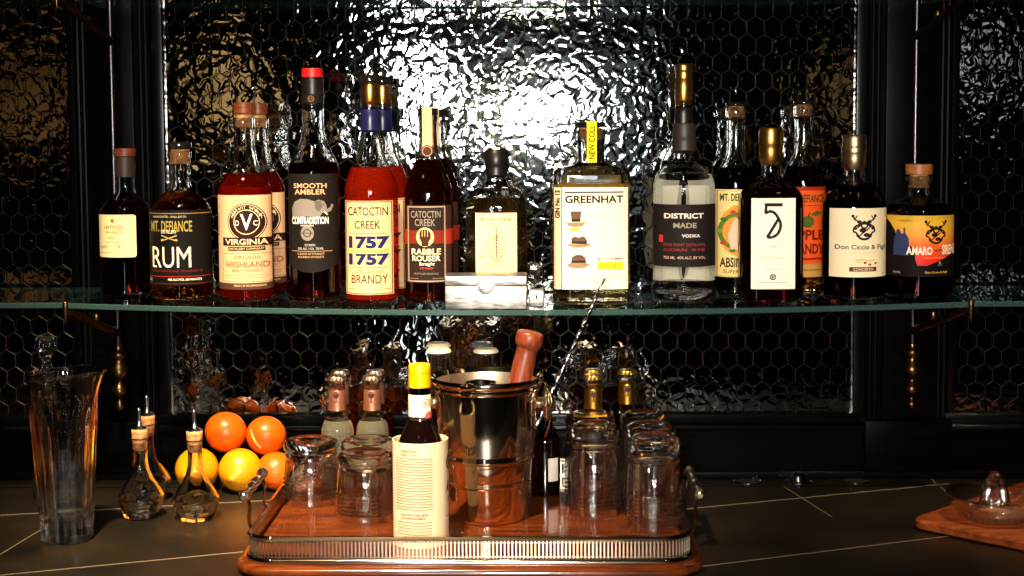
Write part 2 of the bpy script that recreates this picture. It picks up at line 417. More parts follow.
def strip(mb, pts, wd, th, m, x0=0.0):
    """a band of paper following (y, z) points"""
    o = len(mb.v); k = mb.mi(m)
    for i, (y, z) in enumerate(pts):
        a = pts[max(i-1, 0)]; c = pts[min(i+1, len(pts)-1)]; L = math.hypot(c[0]-a[0], c[1]-a[1]); ny, nz = -(c[1]-a[1])/L*th, (c[0]-a[0])/L*th
        mb.v += [(x0-wd, y, z), (x0+wd, y, z), (x0+wd, y+ny, z+nz), (x0-wd, y+ny, z+nz)]
    for i in range(len(pts)-1):
        for j in range(4): mb.f.append((o+4*i+j, o+4*i+(j+1) % 4, o+4*i+4+(j+1) % 4, o+4*i+4+j)); mb.m.append(k)
    mb.f += [(o, o+3, o+2, o+1), tuple(o+4*(len(pts)-1)+j for j in range(4))]; mb.m += [k, k]
def stopper(root, name, prof, S, m, seg=40, it=1, text=None):
    b = MB(); b.loft(chaikin([(0, prof[0][1]*S)]+[(a*S, z*S) for a, z in prof]+[(0, prof[-1][1]*S)], it), m, seg)
    o = b.build(name, root, 40)
    if text: o['label'] = text
    return o
def cyl(r, z0, z1, e=0.6): return [(r-e, z0), (r, z0+e), (r, z1-e), (r-e, z1)]

# ================================================================== the setting
b = MB(); b.box(-1.6, 1.6, 0.012, 0.05, -0.05, 1.1, BLACKWOOD); struct(b.build('wall_back'), 'black wooden back bar wall behind the shelves')
b = MB(); b.box(-1.6, 1.6, -0.014, 0.012, 0.0, 0.074, BLACKWOOD); b.box(-1.6, 1.6, -0.020, 0.012, 0.0, 0.012, FRAMEWOOD, 0.002)
struct(b.build('baseboard_back'), 'black plinth between counter and wire panels')
def pilaster(i, x0, x1, label):
    b = MB()
    b.box(x0, x1, -0.010, 0.012, 0.070, 1.05, BLACKWOOD)
    b.box(x0+0.022, x1-0.022, -0.018, -0.009, 0.075, 1.05, BLACKWOOD, 0.003)
    for x in (x0+0.006, x0+0.014, x1-0.014, x1-0.006):
        b.tube([(x, -0.010, 0.071), (x, -0.010, 1.04)], 0.0032, FRAMEWOOD, 8)
    b.box(x0-0.004, x1+0.004, -0.024, 0.012, 0.012, 0.09, BLACKWOOD, 0.003)
    struct(b.build('trim_%d' % i), label)
pilaster(1, -0.690, -0.577, 'black moulded pilaster at left of the middle wire panel')
pilaster(2, 0.485, 0.607, 'black moulded pilaster at right of the middle wire panel')
def bay(i, x0, x1, side):
    pane = MB(); pane.box(x0, x1, 0.0, 0.004, 0.086, 1.02, MIRROR)
    p = pane.build('window_%d' % i, smooth=False); struct(p, side+' panel of dark hammered mirror glass behind hexagonal wire')
    fr = MB()
    for xa, xb in ((x0-0.012, x0+0.006), (x1-0.006, x1+0.012)):
        fr.box(xa, xb, -0.010, 0.005, 0.074, 1.02, FRAMEWOOD, 0.002)
    fr.box(x0-0.014, x1+0.014, -0.012, 0.005, 0.082, 0.098, FRAMEWOOD, 0.002)
    fr.box(x0-0.018, x1+0.018, -0.022, 0.005, 0.074, 0.083, FRAMEWOOD, 0.0025)
    fr.build('frame', p)
    wm = MB(); W, RH, ZG, R = 0.0252, 0.0258, 0.0040, 0.00052
    rg = random.Random(11*i)
    def vert(r, k):      # zig-zag of row r, vertex k
        q = random.Random(i*100003+r*1009+k)
        return Vector((x0+W*0.5*(k+r % 2)+q.uniform(-.0009, .0009), -0.0055+q.uniform(-.0006, .0006), 0.09+r*RH+(ZG if k % 2 else -ZG)+q.uniform(-.0009, .0009)))
    nk = int((x1-x0)/(W/2))+1
    for r in range(0, 27):
        for k in range(-1, nk+1):
            a, c = vert(r, k), vert(r, k+1)
            segs = [(a, c, R)]
            if k % 2: segs.append((a, vert(r+1, k-1 if r % 2 == 0 else k+1), R*1.25))
            for p0, p1, rad in segs:
                if x0 <= p0.x <= x1 and x0 <= p1.x <= x1 and p0.z > 0.09 and p1.z < 0.80: wm.tube([p0, p1], rad, WIRE, 4, cap=False)
    wm.build('wire_mesh', p)
bay(1, -1.12, -0.695, 'left'); bay(2, -0.563, 0.472, 'middle'); bay(3, 0.612, 1.0, 'right')

# counter of dark slate, thin pale joints, a strip with drain holes along the wall
ct = MB(); ct.box(-1.5, 1.5, -0.70, 0.03, -0.04, 0.0, SLATE, 0.003)
def joint(x0, y0, x1, y1, t=0.0011):
    L = math.hypot(x1-x0, y1-y0); nx, ny = -(y1-y0)/L*t, (x1-x0)/L*t
    ct.add([(x0+nx, y0+ny, .0004), (x1+nx, y1+ny, .0004), (x1-nx, y1-ny, .0004), (x0-nx, y0-ny, .0004),
            (x0+nx, y0+ny, -.0004), (x1+nx, y1+ny, -.0004), (x1-nx, y1-ny, -.0004), (x0-nx, y0-ny, -.0004)],
           [(3, 2, 1, 0), (0, 1, 5, 4), (1, 2, 6, 5), (2, 3, 7, 6), (3, 0, 4, 7)], GROUT)
joint(-0.95, -0.612, 0.60, -0.048); joint(0.05, -0.523, 0.95, -0.160, 0.0007); joint(-1.0, -0.282, -0.30, -0.122)
joint(-0.69, -0.56, -0.655, -0.24, 0.0007); joint(0.355, -0.063, 0.392, -0.235, 0.0006); joint(0.582, -0.012, 0.583, -0.13, 0.0006); joint(-0.30, -0.38, -0.25, -0.63, 0.0006)
ct.box(-1.5, 1.5, -0.0655, -0.0635, -0.001, 0.0005, BLACKWOOD)
o = fixn(ct.build('countertop')); o['kind'] = 'structure'; o['label'] = 'black slate counter top with thin pale joints'
def ringprof(R, r, z, n=10): return [(R+r*math.cos(2*PI*i/n), z+r*math.sin(2*PI*i/n)) for i in range(n)]
def grommet(x, y, label, knob=False):
    t = thing('counter_grommet', (x, y, 0.0005), label, 'grommet', None if knob else 'round holes in the counter strip')
    m = MB(); m.loft(ringprof(0.0195, 0.0016, 0.001), STEEL, 40, closed=True); fixn(m.build('rim', t))
    m = MB()
    if knob:
        m.loft([(0, 0.0), (0.0185, 0.0), (0.0185, 0.0016), (0.012, 0.003), (0.010, 0.010), (0.007, 0.012), (0, 0.0125)], STEEL, 32); m.build('plug', t)
    else:
        m.loft([(0, 0.0), (0.0188, 0.0), (0.0188, 0.0008), (0, 0.0006)], mat('hole_black', (2, 2, 2), 0.9), 32); m.build('hole', t)
grommet(0.307, -0.036, 'round open hole in the counter strip, left of the steel plug')
grommet(0.381, -0.038, 'round steel plug closing a hole in the counter strip', True)
grommet(0.466, -0.036, 'round open hole in the counter strip, right of the steel plug')

# glass shelves
def shelf(name, x0, x1, yb, yf, zfun, th, label):
    N = max(2, int((x1-x0)/0.03)); vs = []; g = 0.004
    ys = [yb, yf+g, yf]
    m = MB()
    top = []; bot = []
    for i in range(N+1):
        x = x0+(x1-x0)*i/N; z = zfun(x)
        m.v += [(x, yb, z), (x, yf+0.0012, z), (x, yf, z-0.0012), (x, yf, z-th+0.0012), (x, yf+0.0012, z-th), (x, yb, z-th)]
    km = m.mi(SHELFGLASS); ke = m.mi(SHELFEDGE)
    for i in range(N):
        a = i*6; c = a+6
        for k in range(6):
            k2 = (k+1) % 6
            m.f.append((a+k, a+k2, c+k2, c+k)); m.m.append(ke if k in (1, 2, 3, 5) else km)
    m.f.append((5, 4, 3, 2, 1, 0)); m.m.append(ke); e = N*6
    m.f.append((e, e+1, e+2, e+3, e+4, e+5)); m.m.append(ke)
    o = fixn(m.build(name, smooth=False)); tag(o, label, 'shelf', 'glass shelves of the back bar'); return o
YB, YF = -0.026, -0.222
shelf('glass_shelf', -0.641, 0.575, YB, YF, shelf_z, 0.008, 'long green-edged glass shelf carrying the row of bottles')
shelf('glass_shelf', -1.10, -0.646, YB, YF, lambda x: 0.2932, 0.008, 'empty glass shelf section at far left, level with the bottles')
shelf('glass_shelf', 0.580, 1.0, YB, YF, lambda x: 0.2905, 0.008, 'empty glass shelf section at far right, level with the bottles')
UZ = lambda x: 0.7115-0.002*x
shelf('glass_shelf', -0.641, 0.575, YB, YF, UZ, 0.008, 'long glass shelf along the top edge, above the bottles')
shelf('glass_shelf', -1.10, -0.646, YB, YF, lambda x: 0.717, 0.008, 'glass shelf section at the top left corner')
shelf('glass_shelf', 0.580, 1.0, YB, YF, lambda x: 0.714, 0.008, 'glass shelf section at the top right corner')

# bronze posts with turned finials and arms that carry the shelves
def post(x, side, xj, label):
    t = thing('shelf_bracket', (x, -0.052, 0), label, 'bracket')
    m = MB(); m.tube([(0, 0, 0.19), (0, 0, 1.0)], 0.0058, BLACKMETAL, 14); m.build('post', t)
    m = MB(); m.loft(chaikin([(0, .112), (.004, .112), (.0065, .117), (.0065, .122), (.003, .127), (.003, .131), (.010, .137), (.0115, .144), (.0065, .152), (.005, .156), (.0075, .160), (.0130, .166), (.0135, .174), (.0085, .183), (.0075, .190), (.0105, .193), (.0105, .199), (.0065, .203), (.0058, .21), (0, .21)], 1), BRONZE, 28)
    m.build('finial', t)
    for zz in (0.2835 if side < 0 else 0.282, 0.708):
        a = MB(); dx = xj-x
        a.tube(arc([(0, 0, zz-0.055), (dx*0.1, -0.03, zz-0.046), (dx*0.45, -0.085, zz-0.030), (dx*0.85, -0.14, zz-0.010), (dx, -0.168, zz-0.004)], 8), [0.0062]*8+[0.0055]*8+[0.005]*8+[0.0042]*9, BRONZE, 10)
        ar = a.build('arm', t)
        a = MB(); a.loft(chaikin([(0, -.0105), (.003, -.0105), (.0052, -.004), (.006, .003), (.005, .008), (0, .008)], 1), BRONZE, 18, c=(side*0.018, -0.045, zz-0.028)); a.build('leaf', ar)
        a = MB(); a.loft(chaikin([(0, -.020), (.0016, -.020), (.0030, -.008), (.0042, .004), (.0034, .0085), (0, .009)], 1), BRONZE, 16, ratio=0.8, c=(dx, -0.1745, zz+0.002)); a.build('clip', t)
    return t
post(-0.622, -1, -0.6435, 'bronze shelf post with turned finial on the left pilaster')
post(0.543, 1, 0.5775, 'bronze shelf post with turned finial on the right pilaster')

# ================================================================== bottles on the shelf
CR = (238, 215, 165); WH = (244, 236, 214); BK = (16, 13, 12); TAN = (222, 188, 150)
def start(name, X, Y, label, group=None, rz=0.0): return thing(name, (X, Y, shelf_z(X)+0.0002), label, 'bottle', group, rz)
FR, BKR = -0.134, -0.060

# 1 dark whisky, cream label, far left
t = start('whiskey_bottle', -0.593, -0.098, 'dark whiskey bottle with small cream label, far left on the shelf', rz=-0.24)
glass_vessel(t, [(23, 0), (27, 1), (27, 5), (27, 76), (26.5, 86), (20, 95), (12, 101), (10, 106), (9.6, 112), (9.6, 118), (9.6, 120)], SC, 96, 'dark')
stopper(t, 'stopper', cyl(10.5, 120.2, 141), SC, BROWNCAP); stopper(t, 'cap', cyl(11.2, 141.1, 149.5), SC, CAPWOOD, text='reddish wooden cap')
a = Art(); c = 120; R1 = (110, 50, 36)
a.text('UNTITLED', 109.5, 226, 130.5, 229.6, R1, 0.01); a.text('WHISKEY', 111, 231.3, 129, 234.2, R1); a.text('NO. 1', 114, 236.8, 125, 239.8, R1)
a.disc(119.5, 221, 1.9, 2.1, (190, 90, 60)); a.small(111, 117, 243, .6, R1); a.small(121, 130, 243, .6, R1); a.stroke([(103.5, 247), (105, 249), (106, 246), (108, 249), (109, 246), (111, 249), (112.5, 246), (114, 248.5)], .6, (120, 100, 90)); a.stroke([(125, 249), (126.5, 245), (126, 249.5)], .6, (120, 100, 90))
a.small(105, 132, 253.4, .5, R1)
label_part(t, 'label', a, rrect(99.5, 215, 140.5, 258, 2.2), paper((240, 222, 160)), c, 298, SC, 27*SC, 27*SC, 2)

# 2 rum
t = start('rum_bottle', -0.5055, FR, 'squat amber rum bottle with black wrap label')
glass_vessel(t, [(27, 0), (31, 1.5), (31, 6), (31, 80), (30, 91), (22, 103), (13, 109), (10.5, 114), (10.3, 122), (10.3, 141), (12, 142), (12, 148), (11, 148.5)], SC, 108, 'amber', base=.008)
stopper(t, 'cork', cyl(9.2, 136, 150.5), SC, CORK); stopper(t, 'stopper_top', cyl(12, 150.6, 158), SC, mat('dark_clear_cap', (40, 34, 30), .05, trans=.6), text='dark glassy stopper top')
a = Art(); a.rect(148, 212, 214, 212.7, (150, 110, 60)); a.rect(148, 281.6, 214, 282.2, (90, 30, 20))
a.text('HANDCRAFTED - SMALL BATCH', 159, 214.5, 193, 216.6, (190, 175, 140)); a.text('MT. DEFIANCE', 156, 219.5, 198, 230.5, (142, 128, 62), .02); a.text('DISTILLERY', 168, 228.6, 184, 232, (225, 215, 190))
for s in (-1, 1): a.line(176-8*s, 234, 176+8*s, 239.5, 1.1, (170, 140, 70)); a.disc(176+7*s, 238.6, 1.6, 1, (170, 140, 70))
a.text('RUM', 157, 245.4, 196.5, 266, (240, 225, 195), 0); a.rect(157, 264.2, 162, 266, (240, 225, 195))
a.text('DISTILLED FROM MOLASSES  MIDDLEBURG VA', 155, 268.2, 206, 270.4, (120, 30, 22)); a.rect(150, 274.4, 213, 275.2, (150, 28, 18))
a.text('40% ALC/VOL (80 PROOF)', 174, 276.6, 205, 279.6, (230, 222, 205), .01); a.text('750ML', 151.5, 276.6, 156, 279.6, (230, 222, 205))
label_part(t, 'label', a, (149.2, 209, 212.8, 283.5), paper((14, 12, 10)), 181, 300, SC, 31*SC, 31*SC, 2)

# 3 highland whisky (and the same again behind it)
t = start('whisky_bottle', -0.4135, -0.137, 'red-brown whisky bottle with tan label and black round crest')
glass_vessel(t, [(23, 0), (27, 1.2), (27, 5), (27, 104), (26.5, 111), (22, 122), (14, 135), (10.8, 150), (10, 160), (10, 172), (11, 174), (11, 183), (10, 183.5)], SC, 128, 'red', base=.007)
stopper(t, 'cork', cyl(8.4, 174, 187), SC, CORK); stopper(t, 'cap', cyl(10.3, 187.2, 198.5), SC, CAPWOOD, text='reddish wooden cap')
a = Art(); D = (38, 22, 18)
a.disc(251, 222.5, 18.5, 18.5, D, 1, 40); a.ring(251, 222.5, 11.6, 12.4, TAN, 2); a.ring(251, 222.5, 17, 17.6, TAN, 2)
for i, ch in enumerate('VIBRANT SPIRIT'):
    if ch != ' ':
        q = math.radians(200+i*10.9); x, y = 251+14.6*math.cos(q), 222.5+14.6*math.sin(q); a.text(ch, x-1.1, y-1.4, x+1.1, y+1.4, TAN, .01)
a.text('V', 245.3, 214.5, 257, 230.5, WH, .01, 3); a.text('D', 240.6, 221, 244.2, 226, WH, 0, 3); a.text('C', 257.6, 221, 261.4, 226, WH, 0, 3)
a.rect(227, 237.8, 272.4, 246, D, 3); a.text('VIRGINIA', 229.5, 239.2, 270, 244.8, TAN, .02, 4); a.rect(232.5, 247, 267.6, 251, D, 2); a.text('DISTILLERY COMPANY', 233.5, 247.9, 266.5, 250.1, TAN, 0, 4)
a.frame(226, 253.5, 275, 282, .5, (140, 90, 62)); BR = (150, 96, 66)
a.text('VIRGINIA', 238, 255.6, 264, 259.4, BR, .01); a.text('HIGHLAND', 230, 261.4, 271, 267.6, BR, .03); a.text('MALT WHISKY', 236.5, 269, 266, 272.2, BR, .01); a.small(229, 270, 275.5, .5, BR); a.small(229, 270, 278, .5, BR, seed=4)
a.rect(219, 283, 276, 289.5, (72, 46, 34)); a.text('PRODUCT OF THE COMMONWEALTH', 238, 284.6, 268, 286.6, TAN); a.small(221, 224, 208, .5, BR)
for i in range(7): a.rect(220.6, 214+i*3.4, 222.2, 216+i*3.4, BR)
label_part(t, 'label', a, (220, 196, 272.4, 289.5), paper((208, 164, 124)), 245.5, 303, SC, 27*SC, 27*SC, 2)
dup(t, (-0.408, BKR, shelf_z(-0.408)+.0002), 'twin of the tan-label whisky bottle, half hidden directly behind it')

# 4 tall bottle with elephant label
t = start('bourbon_bottle', -0.317, FR, 'tall black-label bottle with red-tipped black capsule and grey elephant')
glass_vessel(t, [(22, 0), (25.6, 1.2), (25.6, 6), (25.6, 128), (24.5, 138), (18, 151), (13, 161), (11.3, 170), (10.6, 190), (10.6, 228)], SC, 140, 'dark', base=.009)
stopper(t, 'capsule', [(11.2, 191), (11.2, 222), (11, 224)], SC, BLACKCAP, text='black capsule with a small gold emblem'); stopper(t, 'seal', cyl(10.8, 224.1, 233.5), SC, REDWAX, text='red tip')
a = Art(); G = (188, 150, 108); E1 = (118, 110, 103)
a.text('SMOOTH', 297, 181.2, 329.5, 186.2, G, .02); a.text('AMBLER', 298, 190.2 - 3.0, 328.5, 192.3, G, .02)
a.poly([(295.5, 217), (295, 206), (298, 199.5), (304, 196.5), (312, 197), (318, 199), (322, 197.5), (327, 199), (329, 203), (329.5, 207), (332.5, 205), (333.5, 201.5), (335, 203), (333.5, 208.5), (329.5, 210.5), (326, 210), (323, 214), (321, 220.5), (316, 221), (315.5, 214), (308, 214), (306.5, 221), (300.5, 221), (299.5, 213), (297, 218)], E1, 2)
a.poly([(318, 199), (324, 198.5), (325.5, 204), (322, 209.5), (318.5, 206)], (88, 82, 76), 3); a.line(326.5, 209, 330, 212.5, .9, (235, 230, 220), 3); a.disc(326.5, 202.5, .6, .6, BK, 4)
a.text('CONTRADICTION', 295, 214.4, 330.6, 221.6, (240, 236, 228), .012, 4)
a.disc(310.5, 230.5, 6.6, 7.6, (120, 112, 105), 2); a.ring(310.5, 230.5, 3.2, 4, BK, 3); a.line(304.5, 230.5, 316.5, 230.5, .6, BK, 3); a.rect(304, 222.3, 317, 223.8, (150, 140, 130), 3)
W2 = (190, 182, 170); a.text('BOURBON', 308, 241.2, 318, 243.4, W2); a.text('50% ALC / VOL  750 ML', 301, 244.8, 326, 247, W2); a.text('A BLEND OF STRAIGHT', 300, 250, 327, 252, G); a.text('BOURBON WHISKEYS', 301, 253.2, 326, 255.2, G)
a.rect(294, 248.3, 334, 248.7, G)
o = label_part(t, 'label', a, [(289, 172), (338.6, 172), (338.6, 261), (332, 266), (322, 269), (313.5, 270), (305, 269), (296, 266), (289, 261)], paper((24, 19, 17)), 314, 301, SC, 25.6*SC, 25.6*SC, 2)
a = Art(); a.ring(314, 98, 2.4, 3.2, (120, 85, 45)); a.text('SA', 311.8, 96.4, 316.2, 99.6, (120, 85, 45))
label_part(t, 'capsule_emblem', a, (305, 93.5, 323, 102), ink((24, 20, 18)), 314, 301, SC, 11.5*SC, 11.5*SC, 2)

# 5 brandy (two)
t = start('brandy_bottle', -0.2367, FR, 'bright red brandy bottle with cream label printed in navy')
glass_vessel(t, [(23, 0), (26.7, 1.2), (26.7, 5), (26.7, 112), (25.8, 119), (21, 133), (14.5, 146), (12.4, 156), (9.8, 168), (9, 174), (9, 222)], SC, 136, 'brandy', base=.007)
stopper(t, 'sleeve', [(10.6, 170), (9.8, 180), (9.6, 196)], SC, NAVY, text='navy foil sleeve'); stopper(t, 'foil', [(9.4, 196.1), (9.1, 217), (9.6, 219)], SC, GOLD, text='gold foil'); stopper(t, 'stopper_top', cyl(12, 219.2, 227.5), SC, mat('dark_clear_cap'), text='dark glassy stopper top')
a = Art(); NV = (30, 30, 78); DK = (44, 34, 36)
a.frame(347.3, 199.6, 393.3, 291.4, .9, (96, 74, 66)); a.text('CATOCTIN', 350, 205, 389.5, 213.6, DK, .012); a.text('CREEK', 357, 218.6, 382.5, 226.6, DK, .012); a.small(352, 388, 231.2, .8, (150, 70, 50), dash=1.4)
a.text('1757', 350.5, 234, 390.5, 246.4, NV, .05); a.text('1757', 350.5, 250.6, 390.5, 262.8, NV, .05); a.rect(349, 246, 391.5, 251.2, (216, 190, 110), 3); a.text('DISTILLERS RESERVE', 351, 247.2, 389.5, 250.2, DK, 0, 4)
a.small(352, 389, 265, .8, (150, 70, 50), dash=1.4); a.text('VIRGINIA', 355, 267.2, 386, 271, (150, 110, 80)); a.text('BRANDY', 353, 272.2, 389, 280.8, DK, .006); a.small(350, 358, 286.5, .6, DK); a.small(376, 391, 286.5, .6, DK)
label_part(t, 'label', a, (346.6, 199, 394, 292), paper((208, 170, 124)), 371, 302, SC, 26.7*SC, 26.7*SC, 2)
a = Art(); a.text('CATOCTIN', 357, 178.5, 385, 182.5, (235, 120, 80)); a.text('CREEK', 361, 185, 381, 188.8, (235, 120, 80))
dup(t, (-0.227, BKR, shelf_z(-0.227)+.0002), 'twin of the navy-printed brandy bottle, half hidden directly behind it')

# 6 rye with strip seal (two)
t = start('rye_bottle', -0.1560, FR, 'brown rye bottle with dark fist label and tan strip over its neck')
glass_vessel(t, [(21, 0), (24.4, 1.2), (24.4, 5), (24.4, 108), (23.5, 116), (18, 130), (12.5, 143), (10.4, 150), (9.4, 157), (9, 166), (9, 183), (9.8, 183.5), (9.8, 187)], SC, 144, 'brown', base=.007)
stopper(t, 'cap', cyl(10, 187.2, 194.5), SC, BLACKCAP)
mb = MB(); strip(mb, [(-.0152, .212), (-.0140, .230), (-.0137, .255), (-.0148, .2645), (-.0148, .2732), (0, .2738)], .0068, .0006, paper((206, 170, 128))); fixn(mb.build('strip_seal', t))['label'] = 'tan paper strip over the neck'
mb = MB(); mb.loft([(0, 0), (.0085, 0), (.0085, .0016), (.007, .002), (0, .0018)], ink((74, 46, 34)), 28, c=(0, -.0160, .213), axis=Matrix.Rotation(PI/2, 3, 'X'))
mb.loft(ringprof(.0066, .0006, .0018, 6), ink((190, 150, 110)), 28, c=(0, -.0160, .213), axis=Matrix.Rotation(PI/2, 3, 'X'), closed=True); mb.build('medallion', t)['label'] = 'dark round medallion'
a = Art(); GR = (128, 116, 104)
a.rect(402, 229, 452, 244, (150, 42, 24), 1); a.rect(407.5, 206, 444.5, 281, (40, 28, 24), 2); a.frame(407.5, 206, 444.5, 281, 1.3, (150, 128, 108), 3); a.rect(409, 230, 443, 243, (112, 36, 24), 3)
a.text('CATOCTIN', 411, 210.6, 440, 217.4, GR, .01, 4); a.text('CREEK', 415, 218.6, 435, 225.6, GR, .01, 4); F = (226, 190, 130)
a.disc(425, 236.5, 8.6, 9.6, F, 4, 28); a.poly([(419.5, 232), (421, 229.5), (423, 229.2), (424.5, 229), (427, 229.4), (429, 230.4), (430.6, 233), (430.5, 238), (428.6, 241), (428.4, 245.5), (421.4, 245.5), (421.4, 241), (419.4, 237.5)], (60, 30, 22), 5)
for x in (422, 424.6, 427.2): a.rect(x, 230, x+.5, 236, F, 6)
a.text('RABBLE', 411.6, 248, 440, 253.8, (240, 216, 170), .018, 4); a.text('ROUSER', 412, 254.8, 439.6, 260.4, (240, 216, 170), .018, 4); a.text('Straight', 419, 261.4, 434, 265.6, (235, 225, 210), 0, 4, shear=1); a.text('RYE WHISKY', 420, 266.4, 433, 268.6, (190, 50, 34), .01, 4); a.text('BOTTLED IN BOND', 414, 272, 438, 273.8, GR, 0, 4); a.small(410, 418, 277.6, .6, GR, 4); a.small(432, 442, 277.6, .6, GR, 4)
label_part(t, 'label', a, (405, 205.2, 450, 281.8), paper((52, 32, 26)), 427, 304, SC, 24.4*SC, 24.4*SC, 2)
dup(t, (-0.151, BKR, shelf_z(-0.151)+.0002), 'twin of the strip-sealed rye bottle, half hidden directly behind it')

# 7 clear squat bottle behind the silver box
t = start('white_whiskey_bottle', -0.0615, -0.112, 'squat clear bottle with leaf label behind the silver box')
glass_vessel(t, [(28, 0), (31, 2), (31, 8), (31, 91), (30, 102), (26, 111), (16, 117), (11, 120.5), (9.4, 123), (9.4, 130), (9.4, 133)], SC, 106, 'pale', base=.011, ratio=.72, n=2.6, wall=.003)
stopper(t, 'cap', [(11.2, 125), (11.2, 137), (11.8, 138), (11.8, 154)], SC, BLACKCAP)
a = Art(); T = (84, 54, 38)
a.text('ROCK CREEK', 481, 217.4, 512.5, 220.6, T, .01); a.text('SPIRITS', 490, 222.8, 502.5, 225, T)
for s in (-1, 1):
    for i in range(9):
        y = 233+i*3.1; wd = [3, 5, 7.2, 9, 10, 10.4, 10, 8.4, 6][i]
        a.stroke([(496.5, y+4.5), (496.5+s*wd*.6, y+.4), (496.5+s*wd, y-2.6)], .6, (60, 46, 34))
a.stroke([(496.5, 228.5), (496.5, 258)], .8, (60, 46, 34)); a.stroke([(496.5, 228.5), (490, 233), (487, 240), (487.5, 248)], .35, (150, 120, 90)); a.stroke([(496.5, 228.5), (503, 233), (506, 240), (505.5, 248)], .35, (150, 120, 90))
a.frame(480.5, 253, 484.5, 259.5, .6, (190, 70, 50)); a.small(481, 484, 256, 1, (190, 70, 50)); a.text('WHISKEY', 490, 258.6, 503, 260.6, T); a.text('WASHINGTON, D.C.', 485, 262.6, 508, 264.8, T); a.text('40% ALC BY VOL 750 ML', 484, 266.4, 509, 268.4, T)
label_part(t, 'label', a, (475.5, 212.4, 517, 272), paper((238, 202, 152)), 496, 303, SC, 31*SC, 31*.72*SC, 2.6)

# silver box and small bright block on the shelf
t = thing('metal_box', (-0.0735, -0.191, shelf_z(-0.0735)+.0002), 'long brushed silver box with lid, in front of the leaf-label bottle', 'box')
b = MB(); b.box(-.0555, .0555, -.026, .026, 0, .0315, BRUSHED, .0012); b.build('body', t)
b = MB(); b.box(-.0555, .0555, -.026, .026, .0322, .0455, BRUSHED, .0012); b.loft(chaikin([(0, 0), (.012, 0), (.012, .003), (0, .003)], 1), BRUSHED, 20, c=(0, -.0262, .0325), axis=Matrix.Rotation(PI/2, 3, 'X')); b.build('lid', t)
t = thing('metal_block', (-0.0052, -0.178, shelf_z(-0.0052)+.0002), 'small bright steel cube right of the silver box', 'block')
b = MB(); b.box(-.0105, .0105, -.0105, .0105, 0, .023, BRUSHED, .0015); b.build('body', t)
b = MB(); b.box(-.0015, .0015, -.0112, -.0104, .011, .019, BLACKMETAL, .0003); b.build('slot', t)

# 8 square gin bottle
t = start('gin_bottle', 0.0717, -0.140, 'square clear gin bottle with white hat label and yellow neck strip')
glass_vessel(t, [(37, 0), (38.4, 2), (38.4, 7), (38.4, 124), (38, 131), (35, 135), (20, 137.5), (14.5, 139), (13.6, 141.5), (13.6, 161), (14.6, 162), (14.6, 173), (13.5, 173.5)], SC, 120, 'gin', base=.011, ratio=.62, n=5.5, wall=.0034)
stopper(t, 'cork', cyl(10.8, 163, 175), SC, CORK); stopper(t, 'stopper_top', cyl(14.4, 175.2, 180.5), SC, BLACKCAP)
mb = MB(); strip(mb, [(-.0197, .197), (-.0199, .2235), (-.0212, .2295), (-.0212, .2532), (0, .2538)], .0068, .0006, paper((240, 222, 30)), .0005)
sf = surf_of(1, .0199, 60); ar = Art(); ar.text('NEW COLL', 588.4, 127, 594.4, 160, (50, 44, 8), .02, 6, rot=True); wrap(mb, ar.items, lambda u, z, o: (u, (-.0208 if z < .2235 else -.0208-.0013*min(1, (z-.2235)/.006))-o, z), 591, 304, SC, 1, False); mb.build('strip_seal', t)['label'] = 'yellow strip seal over the neck'
a = Art(); HB = (96, 72, 54); H2 = (150, 118, 88); YL = (236, 222, 40)
a.rect(564, 191.6, 622, 193, BK); a.text('GREENHAT', 564.6, 195.4, 622, 203, BK, .03); a.text('DISTILLED GIN', 577, 204.4, 611, 206.6, (220, 186, 150))
a.poly([(570, 211), (580.6, 211), (579.6, 221.5), (571, 221.5)], HB); a.rect(571, 218.4, 579.8, 221, (52, 38, 30), 3); a.poly([(565, 221.8), (570, 222), (580, 222), (585, 221.4), (582, 225.4), (575, 226.6), (568, 225.2)], H2, 3); a.rect(569.5, 227.4, 579, 230.2, YL)
a.poly([(570.5, 243), (570.8, 237.5), (574, 235.6), (578, 237), (583, 235.4), (586, 239), (586, 243.4)], HB); a.rect(570.6, 240.6, 586, 243, (52, 38, 30), 3); a.poly([(566, 242.6), (571, 243.4), (586, 243.4), (590.5, 241.6), (588, 245.4), (578, 247), (569, 245.6)], H2, 3)
a.poly([(570.5, 262), (571, 256.5), (575, 254), (581, 254), (584.6, 257), (585, 262)], HB); a.rect(570.5, 259.6, 585, 261.8, (52, 38, 30), 3); a.poly([(566, 263.4), (570, 261.8), (585, 261.8), (589, 263), (585, 266.4), (577, 267.4), (569, 266.2)], H2, 3)
for y in (211.5, 213.8, 216.1, 218.4, 220.7, 223, 225.3, 227.6): a.small(590, 620, y, .45, (205, 185, 160), seed=3)
for y in (235.5, 238, 240.5, 243): a.small(594, 620, y, .45, (205, 185, 160), seed=5)
a.text('BATCH NUMBER', 597, 256.6, 622, 259, BK, .02); a.rect(596.5, 261, 622, 268.4, YL); a.text('10/181', 600, 262.4, 617, 267, (120, 110, 30), .01)
a.small(566, 580, 275.4, .5, H2); a.small(587, 622, 275.4, .5, H2); a.text('41.7%', 568, 280, 576, 282.6, H2); a.text('750 ML', 590, 280, 599, 282.6, H2)
label_part(t, 'label', a, (561.5, 187.6, 626.5, 288), paper((246, 222, 188)), 591, 304, SC, 38.4*SC, 38.4*.62*SC, 5.5)
aa = Art(); aa.text('GIN No 12', 554.8, 190, 559.6, 218, BK, .05, rot=True)
o = label_part(t, 'back_label', None, (558, 177, 624, 286), paper((236, 214, 150)), 591, 304, SC, 38.4*SC, 38.4*.62*SC, 5.5); o.rotation_euler = (0, 0, PI); o['label'] = 'back label seen through the gin'
